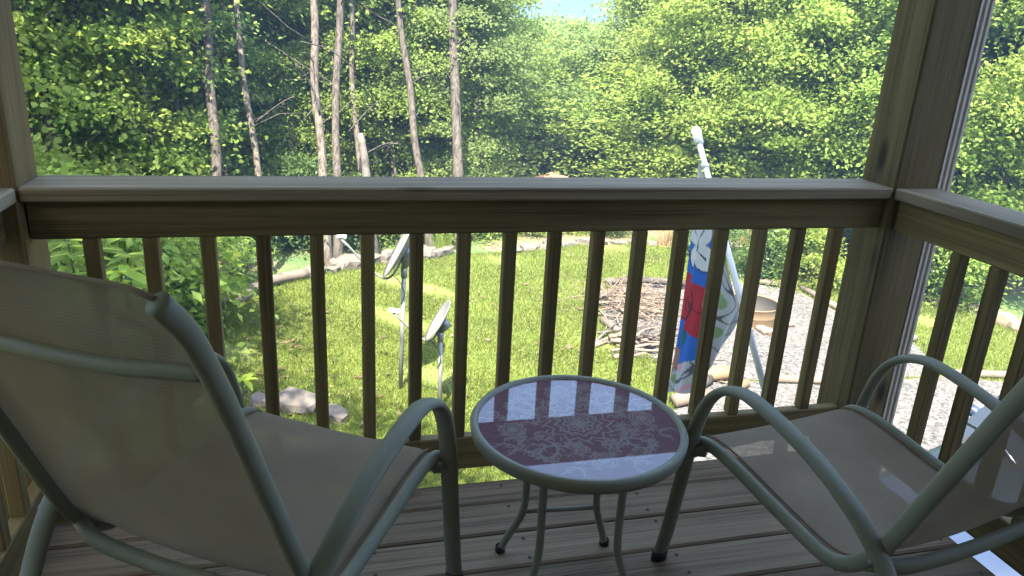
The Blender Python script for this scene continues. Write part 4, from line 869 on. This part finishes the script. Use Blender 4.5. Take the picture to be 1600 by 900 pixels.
# broad-leaved plants with single leaves
def big_leaf_mesh():
    V = []; Fc = []; nn = 7
    for i in range(nn):
        t = i/(nn-1); w_ = .5*math.sin(math.pi*(.06+.90*t))**.8*.34
        V += [(-w_, t, .05*math.sin(3*t)-.18*t*t+.05), (0, t, -.18*t*t), (w_, t, .05*math.sin(3*t)-.18*t*t+.05)]
    for i in range(nn-1):
        for k in range(2): Fc.append((i*3+k, i*3+k+1, i*3+k+4, i*3+k+3))
    return V, Fc
BLV, BLF = big_leaf_mesh()
def leaf_data(name, m_):
    me = bpy.data.meshes.new(name); me.from_pydata(BLV, [], BLF); me.materials.append(m_); me.shade_smooth(); return me
BL_N, BL_A = leaf_data('new_leaf', LEAF_N), leaf_data('broad_leaf', LEAF_A)
def broad_plant(label, tips, base, L, seed, per=9):
    """tips: list of (world point, mesh)"""
    t = thing('broad_leaved_plant', label, 'plant', tuple(base), 0, 'broad leaved plants left of the lawn'); rr = random.Random(seed)
    for p, me in tips:
        rel_ = np.array(p)-base; tube('stem', smooth_path([(0, 0, -.1), tuple(rel_*.5+np.array([0, 0, .1])), tuple(rel_)], 4), .008, BARK_D, t, n=6)
        for k in range(per):
            o = link('leaf', me, t); o.location = tuple(rel_+np.array([0, 0, rr.uniform(-.12, .02)])); s_ = L*rr.uniform(.7, 1.2); o.scale = (s_, s_, s_); o.rotation_euler = (rr.uniform(-.5, .45), rr.uniform(-.3, .3), k*2*math.pi/per+rr.uniform(-.3, .3))
def tip(px, py, dist):
    d = ray(px, py); k = dist/math.hypot(d[0], d[1]); return CAM+d*k
b0 = np.array([*tip(150, 560, 7.4)[:2], GZ])
broad_plant('broad leaved plant with bright new leaves behind the left chair', [(tip(190, 428, 7.2), BL_N), (tip(205, 440, 7.3), BL_N), (tip(110, 400, 7.3), BL_A), (tip(150, 390, 7.6), BL_A), (tip(95, 430, 7.2), BL_A), (tip(130, 440, 7.1), BL_A), (tip(200, 400, 7.9), BL_A), (tip(160, 450, 7.0), BL_A), (tip(105, 372, 7.6), BL_A)], b0, .26, 5)
p = tip(378, 592, 6.6); broad_plant('small sprig of bright yellow green leaves by the left chair arm', [(p, BL_N)], np.array([p[0], p[1], GZ]), .17, 6, 8)
# dead branches among the trunks
for k, (pa, pb, d_, r_, lb) in enumerate(((((462, 100), (500, 180), 12.2, .018, 'bare pale dead branch left of the close trunks')), (((470, 65), (545, 100), 12.4, .012, 'thin bare dead branch crossing the close trunks, upper')), (((545, 205), (590, 160), 12.6, .012, 'thin bare branch sloping up right of the close trunks')), (((400, 190), (460, 150), 12.3, .009, 'thin bare twig left of the pale dead branch')), (((575, 238), (622, 225), 13, .012, 'short bare branch right of the broken snag')))):
    A, B_ = tip(*pa, d_), tip(*pb, d_+.3); mid_ = (A+B_)/2+np.array([.05, .1, .06]); t = thing('dead_branch', lb, 'branch', tuple(A), 0, 'bare dead branches at the wood edge')
    mb = MB(); V, Fc = sweep(smooth_path([A-A, mid_-A, B_-A], 4), r_, n=6); mb.add(V, Fc)
    for q in range(5):
        s0 = (B_-A)*rnd.uniform(.2, .95); V, Fc = sweep([s0, s0+np.array([rnd.uniform(-.35, .35), rnd.uniform(-.2, .2), rnd.uniform(-.3, .35)])], [r_*.5, .002], n=5); mb.add(V, Fc)
    mb.build('wood', BARK_P, t, True)
# red clay bank beyond the lawn
cxy = column(860, 18.5); V = []; Fc = []; nx, ny = 28, 12; dirx = np.array([_r[0], _r[1]])
for j in range(ny+1):
    for i in range(nx+1):
        u_, v_ = i/nx*2-1, j/ny*2-1; hgt = 1.1*math.exp(-(u_*1.2)**4)*math.exp(-(v_*1.4)**2)*(1+.12*math.sin(u_*9)+.08*math.sin(u_*23+v_*5))-.25-.25*u_*.6
        x = cxy[0]+dirx[0]*u_*3.4-dirx[1]*v_*-1.8; y = cxy[1]+dirx[1]*u_*3.4+dirx[0]*v_*1.8; V.append((x, y, ground_z(x, y)+hgt))
Fc = [(j*(nx+1)+i, j*(nx+1)+i+1, (j+1)*(nx+1)+i+1, (j+1)*(nx+1)+i) for j in range(ny) for i in range(nx)]
o = pyd('clay_bank', V, Fc, CLAY, None, True); o['kind'] = 'structure'
for px, d_, s_, lb in ((800, 17.2, .5, 'small green sapling in front of the red bank, left'), (885, 17.3, .42, 'small green sapling in front of the red bank, right')):
    x, y = column(px, d_); put(LS[1], 'shrub', lb, x, y, s_, px, 'shrubs around the lawn', 'shrub')

# ------------------------------------------------------------------ air
if HAZE:
    mb = MB(); mb.box(-1250, 1250, -1250, 1250, -36, 60)
    m, n, l, b = mat('thin_haze'); n.remove(b); pv = n.new('ShaderNodeVolumePrincipled'); pv.inputs['Color'].default_value = (.24, .39, .66, 1); pv.inputs['Density'].default_value = .0042; pv.inputs['Anisotropy'].default_value = .2
    l.new(pv.outputs[0], n['Material Output'].inputs['Volume'])
    o = mb.build('haze', m); o['kind'] = 'stuff'; tag(o, 'thin bluish haze in the distant air', 'haze')
